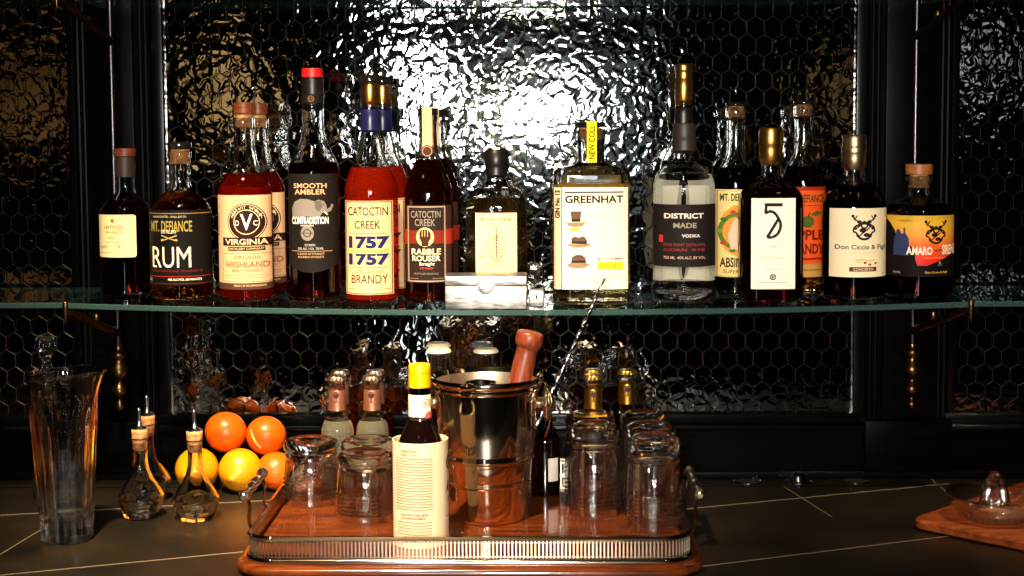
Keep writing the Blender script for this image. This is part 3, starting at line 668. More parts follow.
label_part(t, 'side_label', aa, (554, 187.6, 560.6, 288), paper((222, 190, 150)), 591, 304, SC, 38.4*SC, 38.4*.62*SC, 5.5)

# 9 clear vodka bottle, with a tall dark bottle behind it
t = start('vodka_bottle', 0.2018, FR, 'clear round-shouldered vodka bottle with black label and dark stopper')
glass_vessel(t, [(22, 0), (28, 2.5), (31, 9), (31, 20), (31, 110), (30.4, 120), (26, 131), (16, 138), (10.5, 141.5), (9.6, 144), (9.6, 149), (11.4, 150), (11.4, 153), (11, 154)], SC, 128, 'clear', base=.014, wall=.003)
stopper(t, 'stopper', [(12, 148), (12, 162), (11.4, 163), (11.4, 177), (11, 178)], SC, BROWNCAP)
a = Art(); RD = (150, 52, 40); a.text('DISTRICT', 662.5, 213, 700.5, 218.2, (226, 214, 188), .035); a.text('MADE', 671, 222.4, 693.5, 227.6, (150, 138, 112), .035); a.text('VODKA', 679, 233.6, 697, 236.8, (226, 214, 198), .03)
a.rect(658, 234.6, 661.6, 241.8, (190, 52, 40)); a.text('ONE EIGHT DISTILLING', 662, 242.6, 702, 245.4, RD, .01); a.text('CORN  RYE', 662, 247.6, 702, 250.4, RD, .01); a.text('750 ML  40% ALC. BY VOL.', 662, 255.4, 703, 258.2, (214, 170, 150), .01)
label_part(t, 'label', a, (653.4, 204.4, 714.6, 265.8), paper((34, 27, 25)), 684, 303, SC, 31*SC, 31*SC, 2)
o = label_part(t, 'back_label', None, (657, 188, 711, 284), paper((246, 244, 238)), 684, 303, SC, 31*SC, 31*SC, 2); o.rotation_euler = (0, 0, PI); o['label'] = 'white back label seen through the vodka'
t = start('tall_liqueur_bottle', 0.2085, -0.056, 'tall dark bottle with gold cap, mostly hidden behind the clear vodka')
glass_vessel(t, [(22, 0), (25, 1.5), (25, 122), (24, 134), (20, 146), (13, 158), (9.4, 170), (8.6, 190), (8.6, 222)], SC, 140, 'coffee', base=.007)
stopper(t, 'sleeve', [(9.8, 170), (9.3, 185), (9.2, 196.5)], SC, BLACKCAP); stopper(t, 'cap', [(9.2, 196.7), (9.2, 222), (8.7, 223), (8.7, 231), (9.3, 232), (9.3, 238), (8.6, 239)], SC, GOLD, text='gold cap')

# 10, 12 two slim bottles with corks, in the back row
def slim(X, label, liq, lab):
    t = start('slim_spirit_bottle', X, BKR, label)
    glass_vessel(t, [(19, 0), (21.5, 1.2), (21.5, 5), (21.5, 112), (20.5, 120), (15, 130), (10, 138), (8.8, 146), (8.8, 176), (10.4, 177), (10.4, 187), (9.6, 188)], SC*1.03, 128, liq, base=.009)
    stopper(t, 'cork', cyl(8, 178, 188.5), SC*1.03, CORK); stopper(t, 'stopper_top', cyl(10.3, 188.7, 193), SC*1.03, mat('dark_clear_cap'))
    lab(t); return t
def lab_abs(t):
    a = Art(); GN = (60, 84, 40)
    a.rect(712, 193, 754, 276, (236, 206, 130)); a.frame(712.5, 191.5, 751.5, 277, .8, (190, 150, 60), 3); a.text('MT. DEFIANCE', 715, 194.5, 749, 202, GN, .03, 3)
    a.poly([(714, 230), (718, 214), (728, 206), (740, 206), (748, 214), (750, 232), (745, 252), (732, 258), (719, 250)], (228, 150, 60), 2); a.ring(732, 232, 15, 19, (96, 120, 50), 3, 24)
    a.poly([(725, 250), (722, 236), (726, 224), (731, 217), (736, 216), (739, 222), (737, 229), (742, 238), (742, 252)], (236, 190, 160), 4); a.poly([(729, 218), (734, 213), (740, 216), (738, 224), (733, 221)], (200, 96, 60), 5)
    for i in range(10): q = i*.63; a.disc(732+17*math.cos(q), 232+20*math.sin(q), 3, 2, [(64, 104, 40), (190, 60, 40), (150, 150, 50)][i % 3], 4, 10)
    a.text('ABSINTHE', 715, 258, 749, 268, (70, 50, 24), .03, 4); a.text('SUPERIEURE', 718, 270, 746, 274, (120, 80, 30), .01, 4)
    label_part(t, 'label', a, (711, 190.5, 753, 277.5), paper((240, 214, 150)), 732, 297, SC*1.03, 21.5*SC*1.03, 21.5*SC*1.03, 2)
slim(0.2835, 'slim bottle with cork and green-and-gold figure label, left of the 5 label', 'green', lab_abs)
def lab_app(t):
    a = Art(); a.rect(712, 189.5, 754, 193, (170, 36, 16)); a.text('MT. DEFIANCE', 714, 197, 750, 205, (64, 66, 26), .03, 3); a.small(720, 744, 208, .8, (64, 66, 26))
    a.disc(733, 224, 6.5, 6, (74, 92, 34), 3, 20); a.line(733, 219, 735, 214.5, 1, (50, 40, 20), 4); a.poly([(735, 217), (742, 213), (748, 215), (741, 219)], (74, 92, 34), 4)
    a.text('APPLE', 714, 232, 750, 242, (110, 24, 10), .03, 3); a.text('BRANDY', 714, 246, 750, 256, (110, 24, 10), .03, 3); a.rect(711, 260, 754, 262, (150, 30, 14), 2); a.rect(711, 266, 754, 279, (196, 140, 70), 2); a.small(716, 748, 272, 1, (110, 60, 20), 3)
    label_part(t, 'label', a, (711, 189.5, 753, 279), paper((232, 84, 28)), 732, 297, SC*1.03, 21.5*SC*1.03, 21.5*SC*1.03, 2)
slim(0.381, 'slim bottle with cork and orange apple label, behind and right of the 5 label', 'straw', lab_app)

# 11 dark wine coloured bottle marked 5
t = start('aperitif_bottle', 0.3200, -0.150, 'dark red bottle with large 5 on its white label and gold cap')
glass_vessel(t, [(28, 0), (31, 2), (31, 7), (31, 96), (30, 105), (25, 113), (14, 120), (9.8, 124), (9.2, 130), (9.2, 146), (9.2, 168)], SC, 112, 'wine', base=.007, ratio=.8, n=4.0)
stopper(t, 'cap', [(11.6, 135), (11.4, 154), (11.9, 155), (11.9, 170), (11.2, 172)], SC, GOLD, text='gold foil cap')
a = Art(); DB = (44, 26, 20)
a.rect(762, 204.4, 779.5, 207.6, DB); a.stroke([(763.8, 206), (762.8, 214.6)], 2.6, DB); a.stroke([(762.6, 214.4), (766, 212.4), (769.5, 212.6), (773, 215), (776, 220.4)], 2.8, DB, 3); a.stroke([(775.6, 219.6), (764.6, 237.8), (769.8, 237.8), (774.6, 235), (777.4, 229.6), (777.8, 224), (775.8, 219.8)], 2.8, DB, 4)
GD = (216, 184, 110); a.text('vintage', 763, 245, 777, 248.6, (205, 190, 165), 0, shear=1.5); a.text('PROOF CORDIAL', 760, 256.4, 782, 258.8, GD); a.small(763, 778, 269.2, .5, (200, 180, 150)); a.ring(770.5, 276.8, 1.8, 3, DB); a.disc(770.5, 276.8, 1.1, 1.1, DB); a.small(757, 785, 281.8, .6, (150, 120, 80)); a.small(752, 758, 285.4, .5, GD); a.small(782, 789, 285.4, .5, GD)
label_part(t, 'label', a, (749.4, 199.6, 792.4, 288.6), paper((246, 238, 214)), 771.5, 303, SC, 31*SC, 31*.8*SC, 4.0)

# 13, 14 coffee dark liqueurs with crest
def crest(a, x, y, s, c=(34, 26, 24), c2=None, lay=2):
    for d in (-1, 1):
        X = lambda v: x+d*v*s
        a.stroke([(X(3), y-4*s), (X(7), y-8*s), (X(9.5), y-9*s), (X(11), y-13*s)], 1.5*s, c, lay); a.stroke([(X(9.5), y-9*s), (X(7), y-13*s)], 1.2*s, c, lay); a.disc(X(11), y-12.5*s, 1.6*s, 1.6*s, c, lay, 10); a.disc(X(5), y-6.8*s, 2.4*s, 1.7*s, c, lay, 12)
        a.stroke([(X(4), y-5*s), (X(9.5), y-2*s), (X(10.8), y+2.5*s), (X(7.4), y+4*s), (X(6.6), y+8*s)], 1.7*s, c, lay); a.disc(X(8.8), y-.5*s, 2*s, 1.6*s, c, lay, 10)
    a.ring(x, y+2*s, 6.2*s, 8.2*s, c, lay, 26, -2.7, -.45); a.ring(x, y+3*s, 6.2*s, 8.4*s, c, lay, 26, .25, 2.9); a.ring(x, y-3.6*s, 2.2*s, 3.9*s, c, lay, 20)
    a.disc(x-1.4*s, y+1.5*s, 3.6*s, 2.2*s, c, lay, 14); a.disc(x+2.4*s, y+6*s, 3.2*s, 2*s, c, lay, 14); a.line(x-5*s, y+7*s, x+5*s, y-1*s, 1.2*s, c, lay); a.disc(x, y-6*s, 1.6*s, 2*s, c, lay, 10)
t = start('coffee_liqueur_bottle', 0.4385, FR, 'near-black liqueur bottle with cream crest label and champagne cap')
glass_vessel(t, [(27, 0), (31.5, 1.5), (31.5, 6), (31.5, 88), (30.5, 98), (24, 110), (14, 117), (10.4, 121), (9.8, 126), (9.8, 140), (9.8, 150)], SC, 114, 'coffee', base=.008)
stopper(t, 'cap', [(12.2, 127), (12.2, 144), (12.6, 145), (12.6, 150), (12.2, 151), (12.2, 160), (11.4, 162.5)], SC, CHAMP, text='champagne foil cap')
a = Art(); crest(a, 857, 230, 1.0, (40, 30, 26)); a.text('Don Ciccio & Figli', 830.5, 245.6, 881, 251.6, (48, 36, 32), .016); a.small(846, 868, 253.6, .4, (190, 160, 130))
a.stroke([(848, 261), (856, 260), (862, 262), (868, 260.5)], 1.1, (224, 176, 110)); a.disc(858, 263.4, 1.6, 1.2, (150, 60, 30)); a.disc(863, 265.2, 1.6, 1.2, (180, 80, 30)); a.disc(869, 264, 1.4, 1, (150, 60, 30)); a.disc(852, 262.6, 3, .8, (224, 190, 130))
a.rect(843, 267.6, 870, 272, (88, 48, 36)); a.text('CONCERTO', 846.5, 268.5, 866.5, 271.2, (236, 206, 170), .02, 3); a.small(876, 882, 274.4, .5, (150, 110, 80))
label_part(t, 'label', a, (826, 210, 883, 277.6), paper((246, 224, 182)), 853, 301, SC, 31.5*SC, 31.5*SC, 2)
t = start('amaro_bottle', 0.5285, FR, 'stout dark bottle with sunset landscape label and wooden cap, far right')
glass_vessel(t, [(29, 0), (34, 1.5), (34, 6), (34, 77), (33, 85), (25, 94), (13, 98), (10.4, 102), (10.2, 108), (10.6, 112), (13.6, 115.5), (13.6, 119.5), (12.8, 120)], SC, 92, 'coffee', base=.008)
stopper(t, 'cork', cyl(9, 108, 121), SC, CORK); stopper(t, 'cap', cyl(13.2, 121.2, 131.6), SC, PALEWOOD, text='pale wooden cap')
SUN = mat('sunset_print', (240, 180, 60), .55, spec=.3)
nt, n, l, bs = nodes(SUN); tc = n.new('ShaderNodeTexCoord'); sp = n.new('ShaderNodeSeparateXYZ'); mr = n.new('ShaderNodeMapRange'); cr = n.new('ShaderNodeValToRGB')
mr.inputs['From Min'].default_value = .030; mr.inputs['From Max'].default_value = .118
el = cr.color_ramp.elements; el[0].position = 0; el[0].color = (*lin((120, 14, 24)), 1); el[1].position = 1; el[1].color = (*lin((196, 152, 40)), 1)
for p, c in ((.30, (228, 44, 22)), (.48, (232, 92, 30)), (.66, (238, 156, 48)), (.85, (226, 176, 50))): e = el.new(p); e.color = (*lin(c), 1)
l.new(tc.outputs['Object'], sp.inputs[0]); l.new(sp.outputs['Z'], mr.inputs['Value']); l.new(mr.outputs[0], cr.inputs[0]); l.new(cr.outputs[0], bs.inputs['Base Color'])
a = Art(); NB = (24, 26, 40); VB = (20, 14, 16)
a.poly([(885, 219), (889, 227), (892, 234), (894, 246), (908, 250), (909, 262), (911, 268), (954, 270), (954, 279), (885, 279)], VB, 1); a.poly([(891, 246), (893, 234), (895, 232), (897, 237), (900, 236), (903, 241), (904, 258), (891, 258)], (52, 60, 96), 2); a.rect(898.5, 231, 900, 238, (52, 60, 96), 2)
a.poly([(920, 268), (930, 264), (942, 259), (948, 256), (954, 255), (954, 271), (920, 271)], VB, 1); a.poly([(911, 268), (925, 268), (924, 270), (911, 270)], VB, 2); a.poly([(926, 253), (934, 251.5), (940, 253.5), (930, 254.5)], (150, 70, 34), 1); a.poly([(892, 224), (902, 222.6), (908, 224), (900, 225.4)], (196, 130, 50), 1)
crest(a, 928.5, 236.5, .92, (30, 22, 26), lay=3); a.text('AMARO', 901, 249.4, 925, 257.4, (250, 236, 206), .03, 4); a.text('SIRENE', 935, 247.6, 952, 257.4, (250, 236, 206), .03, 4); a.text('Traditional Bitter Liqueur', 917, 259.4, 940, 261.4, (240, 170, 100), 0, 4)
a.poly([(930, 268.6), (933, 263.5), (935.5, 268.6)], (60, 90, 110), 4); a.disc(932.6, 265, .9, .9, (220, 160, 90), 5, 8); a.text('Don Ciccio & Figli', 918, 273.6, 941, 276, (226, 190, 90), .01, 4); a.text('750 ML', 891, 274, 896.5, 276, (200, 190, 170), 0, 4)
label_part(t, 'label', a, (886.5, 219, 953, 278.4), SUN, 919.5, 301, SC, 34*SC, 34*SC, 2)

# ================================================================== the serving tray
TX0, TX1, TY0, TY1, TZ = -0.349, 0.1765, -0.5045, -0.084, 0.022
tr = thing('serving_tray', ((TX0+TX1)/2, (TY0+TY1)/2, 0.0003), 'mahogany serving tray with pierced silver gallery and turned handles', 'tray')
TC = Vector(((TX0+TX1)/2, (TY0+TY1)/2, 0))
def rpath(x0, x1, y0, y1, r, n=10):
    out = []
    for cx, cyy, a in ((x1-r, y1-r, 0), (x0+r, y1-r, 90), (x0+r, y0+r, 180), (x1-r, y0+r, 270)):
        for i in range(n+1):
            q = math.radians(a+90*i/n); out.append((cx+r*math.cos(q)-TC.x, cyy+r*math.sin(q)-TC.y))
    return out
def slab(layers, m):
    """stack of rounded outlines (grow, z)"""
    b = MB(); rings = []
    for g, z in layers:
        p = rpath(TX0-g, TX1+g, TY0-g, TY1+g, 0.034+g); rings.append([len(b.v)+i for i in range(len(p))]); b.v += [(x, y, z) for x, y in p]
    k = b.mi(m); N = len(rings[0])
    for A, B in zip(rings, rings[1:]):
        for i in range(N): b.f.append((A[i], A[(i+1) % N], B[(i+1) % N], B[i])); b.m.append(k)
    b.f.append(tuple(reversed(rings[0]))); b.m.append(k); b.f.append(tuple(rings[-1])); b.m.append(k)
    return b
slab([(.012, .001), (.0165, .004), (.017, .008), (.015, .0118), (.008, .0145), (-.003, .0150), (-.0035, .0218)], MAHOG).build('wooden_base', tr, 50)
g = MB(); path = rpath(TX0, TX1, TY0, TY1, .034)
def sweep(path, prof, m):
    N = len(path); K = len(prof); o = len(g.v)
    for i in range(N):
        t = Vector(path[(i+1) % N])-Vector(path[i-1]); t.normalize(); nx, ny = t.y, -t.x
        g.v += [(path[i][0]+nx*a, path[i][1]+ny*a, z) for a, z in prof]
    k = g.mi(m)
    for i in range(N):
        for j in range(K): g.f.append((o+i*K+j, o+((i+1) % N)*K+j, o+((i+1) % N)*K+(j+1) % K, o+i*K+(j+1) % K)); g.m.append(k)
sweep(path, [(-.0012, .0150), (.0042, .0150), (.0050, .0172), (.0042, .0195), (.0016, .0212), (-.0012, .0212)], SILVER)
sweep(path, [(-.0010, .0226), (.0012, .0226), (.0012, .0238), (-.0010, .0238)], SILVER)
sweep(path, [(-.0024, .0430), (.0000, .0415), (.0026, .0430), (.0034, .0452), (.0020, .0472), (-.0010, .0474), (-.0026, .0455)], SILVER)
sweep(path, [(-.0010, .0395), (.0012, .0395), (.0012, .0404), (-.0010, .0404)], SILVER)
per = []; acc = 0; P2 = path+[path[0]]
for p, q in zip(P2, P2[1:]):
    L = math.hypot(q[0]-p[0], q[1]-p[1])
    while acc < L:
        per.append((p[0]+(q[0]-p[0])*acc/L, p[1]+(q[1]-p[1])*acc/L)); acc += .0045
    acc -= L
for x, y in per: g.box(x-.0009, x+.0009, y-.0009, y+.0009, .0210, .0418, SILVER)
go = fixn(g.build('gallery', tr, 40)); go['label'] = 'pierced silver gallery rail'
for sgn, hx, hy in ((-1, TX0, -0.34), (1, TX1, -0.335)):
    X = hx-TC.x; Y = hy-TC.y
    gr = MB(); ax = Matrix.Rotation(-PI/2, 3, 'X')
    gr.loft(chaikin([(0, -.070), (.0045, -.070), (.0078, -.064), (.0074, -.056), (.0046, -.052), (.0064, -.046), (.0042, -.040), (.0050, -.026), (.0070, -.012), (.0046, -.006), (.0046, .006), (.0070, .012), (.0050, .026), (.0042, .040), (.0064, .046), (.0046, .052), (.0074, .056), (.0078, .064), (.0045, .070), (0, .070)], 1), WORN, 20, c=(X+sgn*.0205, Y, .0705), axis=ax)
    ho = gr.build('handle', tr); ho['label'] = 'turned silver handle'
    for d in (-.052, .052):
        h = MB(); h.tube(arc([(X+sgn*.003, Y+d, .0235), (X+sgn*.010, Y+d, .020), (X+sgn*.017, Y+d, .034), (X+sgn*.016, Y+d, .055), (X+sgn*.020, Y+d, .0665)], 6), .0024, SILVER, 8)
        h.build('bracket', ho)
TT = TZ+0.0002

# tumblers turned upside down
def tumbler_prof(r, h, rings, ridge):
    out = [(r-.0016, 0), (r, .0010)]
    z = .008
    for i in range(rings): out += [(r, z), (r+ridge, z+.0012), (r, z+.0026)]; z += .0052
    out += [(r-.0006, h*.62), (r-.0016, h*.74)]
    return out
def upturned(t, r, zb, i_top, base_prof, rings, ridge):
    """a thin ribbed wall and, above it, the heavy glass foot"""
    m = MB(); o = tumbler_prof(r, zb/.72, rings, ridge); o = [p for p in o if p[1] < zb-.002]+[(r-.0022, zb)]
    inn = [(r-.0050, zb), (r-.0036, zb*.7), (r-.0030, .02), (r-.0026, .0016)]
    m.loft(inn+[(r-.0020, .0003)]+o, THIN, 64, closed=True); fixn(m.build('wall', t, 60))
    m = MB(); m.loft([(0, i_top), (r*.55, i_top-.0008), (r*.78, i_top-.003), (r-.0052, zb+.0002), (r-.0023, zb+.0002)]+base_prof, TUMB, 64); fixn(m.build('foot', t, 60)); return t
def tall_tumbler(X, Y, label):
    t = thing('tumbler', (X, Y, TT), label, 'glass', 'tall tumblers upside down on the tray'); r = .0350
    return upturned(t, r, .086, .098, [(r-.0050, .0905), (r-.0052, .0925), (r-.0026, .095), (r-.0012, .100), (r-.0014, .107), (r-.0032, .1125), (r-.008, .1165), (r-.013, .1185), (r-.017, .1190), (r-.020, .1172), (r-.026, .1165), (0, .1160)], 8, .0015)
def rocks_glass(X, Y, label):
    t = thing('rocks_glass', (X, Y, TT), label, 'glass', 'short rocks glasses upside down on the tray'); r = .0380
    return upturned(t, r, .0655, .0715, [(r-.0040, .0685), (r-.0040, .0700), (r-.0012, .0725), (r-.0006, .077), (r-.0020, .0825), (r-.006, .0858), (r-.010, .0868), (r-.015, .0866), (r-.019, .0848), (r-.027, .0842), (0, .0836)], 6, .0015)
rocks_glass(-0.311, -0.236, 'upturned rocks glass at the left end of the tray')
rocks_glass(-0.2275, -0.318, 'upturned rocks glass beside the yellow-capped bottle, in front')
rocks_glass(-0.2335, -0.236, 'upturned rocks glass behind the one beside the yellow-capped bottle')
tall_tumbler(0.0700, -0.292, 'upturned tall tumbler nearest the ice bucket, front of two')
tall_tumbler(0.0680, -0.216, 'upturned tall tumbler nearest the ice bucket, rear of two')
tall_tumbler(0.1430, -0.370, 'upturned tall tumbler at the right front corner of the tray')
tall_tumbler(0.1425, -0.294, 'upturned tall tumbler, middle of the right-hand row of three')
tall_tumbler(0.1405, -0.218, 'upturned tall tumbler, rear of the right-hand row of three')

# small mixer bottles
def crown(root, z, m, r=.0132):
    b = MB(); b.loft([(r*.98, z), (r*1.02, z+.001), (r*.97, z+.0035), (r*.86, z+.0058), (r*.5, z+.0066), (0, z+.0068)], m, 63, rad=lambda a, k, zz: 1+(.035*math.cos(21*a) if k < 3 else 0)); o = b.build('crown_cap', root, 30); return o
def mixer(name, X, Y, label, group, foil, cap, liq, scale=1.0, emblem=True, plain=False):
    t = thing(name, (X, Y, TT), label, 'bottle', group)
    s = .001*scale
    glass_vessel(t, [(20, 0), (23, 1), (23, 5), (23, 78), (22, 88), (17, 100), (13, 108), (11.6, 116), (11.2, 148), (12.4, 149), (12.4, 152), (11.8, 153), (11.8, 155)], s, 98, liq, base=.005, seg=40)
    if foil:
        stopper(t, 'neck_foil', [(12.7, 110), (12.2, 118), (11.8, 146)], s, foil, 32)
        a = Art(); c = (52, 36, 30); a.disc(0, -134, 4.2, 4.6, c); a.rect(-.6, -130, .6, -124, c); a.rect(-2.6, -124.6, 2.6, -123.6, c)
        for q in (-2.2, 0, 2.2): a.disc(q, -136.5, .9, .9, (120, 84, 66), 3, 8)
        label_part(t, 'foil_emblem', a, (-4.6, -139, 4.6, -123), foil, 0, 0, s, 12.1*s, 12.1*s, 2)
    crown(t, 153.5*s, cap, .0134*scale); return t
CUCAP = mat('copper_cap', (196, 160, 140), .3, metal=1); YCAP = mat('yellow_gold_cap', (210, 165, 80), .28, metal=1); WCAP = mat('cream_cap', (226, 206, 172), .45); GCAP = mat('grey_cap', (110, 108, 104), .35, metal=.6)
G1 = 'copper-necked mixer bottles'
mixer('tonic_bottle', -0.2850, -0.160, 'copper-necked tonic bottle, front of the left pair', G1, COPPER, CUCAP, 'tonic', 1.0)
mixer('tonic_bottle', -0.2360, -0.160, 'copper-necked tonic bottle, front of the right pair beside the yellow cap', G1, COPPER, CUCAP, 'tonic', 1.0)
mixer('tonic_bottle', -0.2870, -0.112, 'copper-necked tonic bottle, rear of the left pair', G1, COPPER, CUCAP, 'amber', 1.0)
mixer('tonic_bottle', -0.2360, -0.112, 'copper-necked tonic bottle, rear of the right pair beside the yellow cap', G1, COPPER, CUCAP, 'amber', 1.0)
G2 = 'gold-necked mixer bottles'
mixer('ginger_ale_bottle', 0.0735, -0.158, 'gold-necked mixer bottle behind the left tall tumblers, front one', G2, YGOLD, YCAP, 'amber', 1.0)
mixer('ginger_ale_bottle', 0.0755, -0.110, 'gold-necked mixer bottle behind the left tall tumblers, rear one', G2, YGOLD, YCAP, 'amber', 1.0)
mixer('ginger_ale_bottle', 0.1235, -0.115, 'gold-necked mixer bottle standing alone behind the right tall tumblers', G2, YGOLD, YCAP, 'amber', 1.0)
G3 = 'taller soda bottles behind the ice bucket'
mixer('soda_bottle', -0.1420, -0.160, 'soda bottle with cream crown cap behind the yellow-capped bottle, front one', G3, None, WCAP, 'clear', 1.25)
mixer('soda_bottle', -0.1460, -0.104, 'soda bottle with cream crown cap behind the yellow-capped bottle, rear one', G3, None, WCAP, 'clear', 1.25)
mixer('soda_bottle', -0.0760, -0.160, 'soda bottle with cream crown cap behind the middle of the ice bucket', G3, None, WCAP, 'clear', 1.25)
mixer('soda_bottle', -0.0850, -0.104, 'soda bottle with grey crown cap behind the middle of the ice bucket', G3, None, GCAP, 'clear', 1.25)
# dark little bottle between bucket and tumblers
t = thing('amber_bottle', (0.0060, -0.190, TT), 'dark amber bottle between the ice bucket and the tall tumblers', 'bottle')
glass_vessel(t, [(18, 0), (20, 1), (20, 70), (18, 80), (11, 90), (9.5, 96), (9.5, 112)], .001, 80, 'black', glass=AMBERGLASS, base=.004, seg=36); stopper(t, 'cap', cyl(10.5, 112.2, 128), .001, BLACKCAP)
label_part(t, 'label', None, (4, -52, 17, -20), paper((205, 196, 184)), 0, 0, .001, .020, .020, 2)

# bitters with the oversized paper label
t = thing('bitters_bottle', (-0.1465, -0.437, TT), 'bitters bottle with yellow cap and oversized paper label, front of the tray', 'bottle')
S9 = 1/834.0
glass_vessel(t, [(24, 0), (27, 1), (27, 4), (27, 86), (25.5, 97), (19, 112), (13.5, 122), (11.6, 130), (11, 140), (11, 158), (11, 176)], S9, 128, 'black', glass=mat('brown_bottle_glass', (48, 20, 8), .02, trans=1, ior=1.5), base=.005, seg=48)
b = MB(); b.loft(chaikin([(0, 159*S9), (11.2*S9, 159*S9), (11.2*S9, 163*S9), (11.0*S9, 182*S9), (10.2*S9, 183.5*S9), (0, 183.5*S9)], 1), YELLOWCAP, 60, rad=lambda a, k, z: 1+.012*math.cos(30*a)); b.build('cap', t)['label'] = 'yellow screw cap'
IK = (66, 54, 46); a = Art()
a.disc(6, -145, 4.4, 4.6, (150, 140, 130)); a.ring(6, -145, 2.2, 3, (230, 215, 190), 2, 16); a.rect(9.4, -149, 11.8, -141, (205, 176, 60), 2); a.disc(9, -131, 3.6, 5, (196, 86, 70), 2, 14); a.small(-6, 2, -134, .5, IK); a.small(-5, 1, -131, .5, IK); a.small(-8, 10, -124, .5, (196, 86, 70)); a.rect(-10, -151.6, 10, -151.2, (196, 86, 70))
label_part(t, 'neck_label', a, (-10.9, -153, 10.9, -121.5), paper((236, 222, 196)), 0, 0, S9, 11.5*S9, 11.5*S9, 2)
Rb, Hb = 28.2*S9, 107*S9
sl = MB(); sl.loft([(Rb, .0004), (Rb, Hb), (Rb-.0009, Hb), (Rb-.0009, .0004)], paper((206, 184, 152)), 72, closed=True)
a = Art(); bx = -7
a.text('ANGOSTURA', bx-12, -100.5, bx+6, -97.8, IK, .02); a.text('AROMATIC BITTERS', bx-13, -96.4, bx+6, -94.2, IK, .01)
for i in range(20): a.small(-26.6, 14.5, -91.5+i*2.7, .85, (58, 46, 38), seed=i, dash=1.5)
a.text('ANGOSTURA BITTERS LIMITED', -20, -36, 10, -33.6, IK, .02); a.text('BY APPOINTMENT', -18, -32.4, 8, -30, IK, .02)
for i in range(5): a.small(-24, 13, -27+i*3, .8, (58, 46, 38), seed=30+i, dash=1.5)
a.small(-26, 14, -8, .8, (58, 46, 38), seed=60, dash=1.5)
def sleeve_map(items, mbx):
    sfx = surf_of(Rb, Rb, 2); wrap(mbx, items, sfx, 0, 0, S9, Rb, False, step=.003)
sleeve_map(a.items, sl)
a = Art(); a.ring(42, -84, 5.5, 8.5, (70, 60, 56), 2, 24); a.disc(42, -84, 4, 4, (70, 60, 56), 2, 16); a.rect(30, -112, 30.5, -2, (196, 178, 150))
for i, (ch, xx) in enumerate(zip('ANGOSTURA', range(33, 120, 8))): a.text(ch, xx, -66-i*.9, xx+7.2, -54-i*.9, (40, 32, 32), .04, 3, shear=2)
a.text('AROMATIC', 37, -50, 66, -44, IK, .02); a.text('BITTERS', 42, -41, 66, -35, IK, .02); a.rect(33, -30, 70, -29.4, IK); a.text('Net 16 fl oz', 40, -20, 62, -14, IK)
sleeve_map(a.items, sl)
fixed = sl.build('paper_sleeve', t, 50); fixed['label'] = 'tall cream paper label standing above the shoulders'

# silver ice bucket
BX, BY = -0.0700, -0.315
t = thing('ice_bucket', (BX, BY, TT), 'polished silver ice bucket with side knobs in the middle of the tray', 'ice bucket')
H = .1858
out = [(0, .0006), (.046, .0), (.050, .001), (.0515, .006), (.0520, .030), (.0535, .046), (.0560, .0475), (.0568, .050), (.0560, .0525), (.0570, .056), (.0585, .078), (.0615, .0795), (.0625, .083), (.0615, .0865), (.0620, .090), (.0655, .130), (.0682, .168), (.0705, .1695), (.0712, .172), (.0700, .1745), (.0716, .1765), (.0738, .179), (.0740, .183), (.0728, .1858)]
b = MB(); b.loft(out+[(.0700, .1852), (.0672, .179)], SILVER, 72); k = len(b.f)
inn = [(.0672, .179), (.0660, .168), (.0630, .130), (.0590, .086), (.0545, .056), (.049, .010), (0, .006)]
b.loft(inn, SILVERIN, 72)
# drop the fan caps that loft adds at open ends so the bucket stays hollow
keep = [i for i, f in enumerate(b.f) if len(f) < 50]; b.f = [b.f[i] for i in keep]; b.m = [b.m[i] for i in keep]
b.build('body', t, 40)
for s in (-1, 1):
    ax = Matrix.Rotation(s*PI/2, 3, 'Y'); kn = MB()
    kn.loft(chaikin([(0, 0), (.008, 0), (.007, .004), (.009, .007), (.0200, .009), (.0235, .0125), (.0220, .016), (.012, .019), (.009, .022), (.004, .0235), (0, .0237)], 1), WORN, 48, c=(s*.0645, 0, .149), axis=ax, rad=lambda a, k, z: 1+(.06*math.cos(8*a) if 8 < k < 15 else 0))
    ko = kn.build('knob', t); ko['label'] = 'lobed silver side knob'
    bl = MB(); bl.tube(arc([(s*.0745, -.004, .178), (s*.0800, -.012, .170), (s*.0845, -.016, .155), (s*.0830, -.016, .135), (s*.079, -.012, .118), (s*.0755, -.006, .106)], 7), .0013, SILVER, 8); bl.build('handle_loop', ko)

# wooden muddler, twisted bar spoon and a steel jigger in the bucket
def frame_axis(p, q):
    z = (Vector(q)-Vector(p)).normalized(); return z.to_track_quat('Z', 'Y').to_matrix()
p, q = (-0.0640, -0.300, 0.034), (-0.0120, -0.292, 0.262); L = (Vector(q)-Vector(p)).length
t = thing('muddler', p, 'reddish wooden muddler standing in the ice bucket', 'muddler'); b = MB()
b.loft(chaikin([(0, 0), (.010, 0), (.0135, .003), (.0150, .014), (.0152, .08), (.0146, L-.045), (.0132, L-.026), (.0142, L-.022), (.0178, L-.018), (.0182, L-.006), (.0160, L-.0015), (.009, L), (0, L)], 1), MUDWOOD, 32, axis=frame_axis(p, q)); b.build('body', t)
sp0, sp1 = Vector((-0.0560, -0.330, 0.036)), Vector((0.0867, -0.300, 0.3372))
t = thing('bar_spoon', sp0, 'thin twisted bar spoon leaning out of the ice bucket', 'spoon'); b = MB(); N = 90
dv = sp1-sp0
b.tube([dv*(i/N) for i in range(N+1)], [.0022+(.0006 if i < 6 else 0)-(.0012*max(0, i-82)/8) for i in range(N+1)], STEEL, 8, twist=lambda qq, i: 1+.38*math.cos(2*(qq-i*.75))); b.build('stem', t, 60)
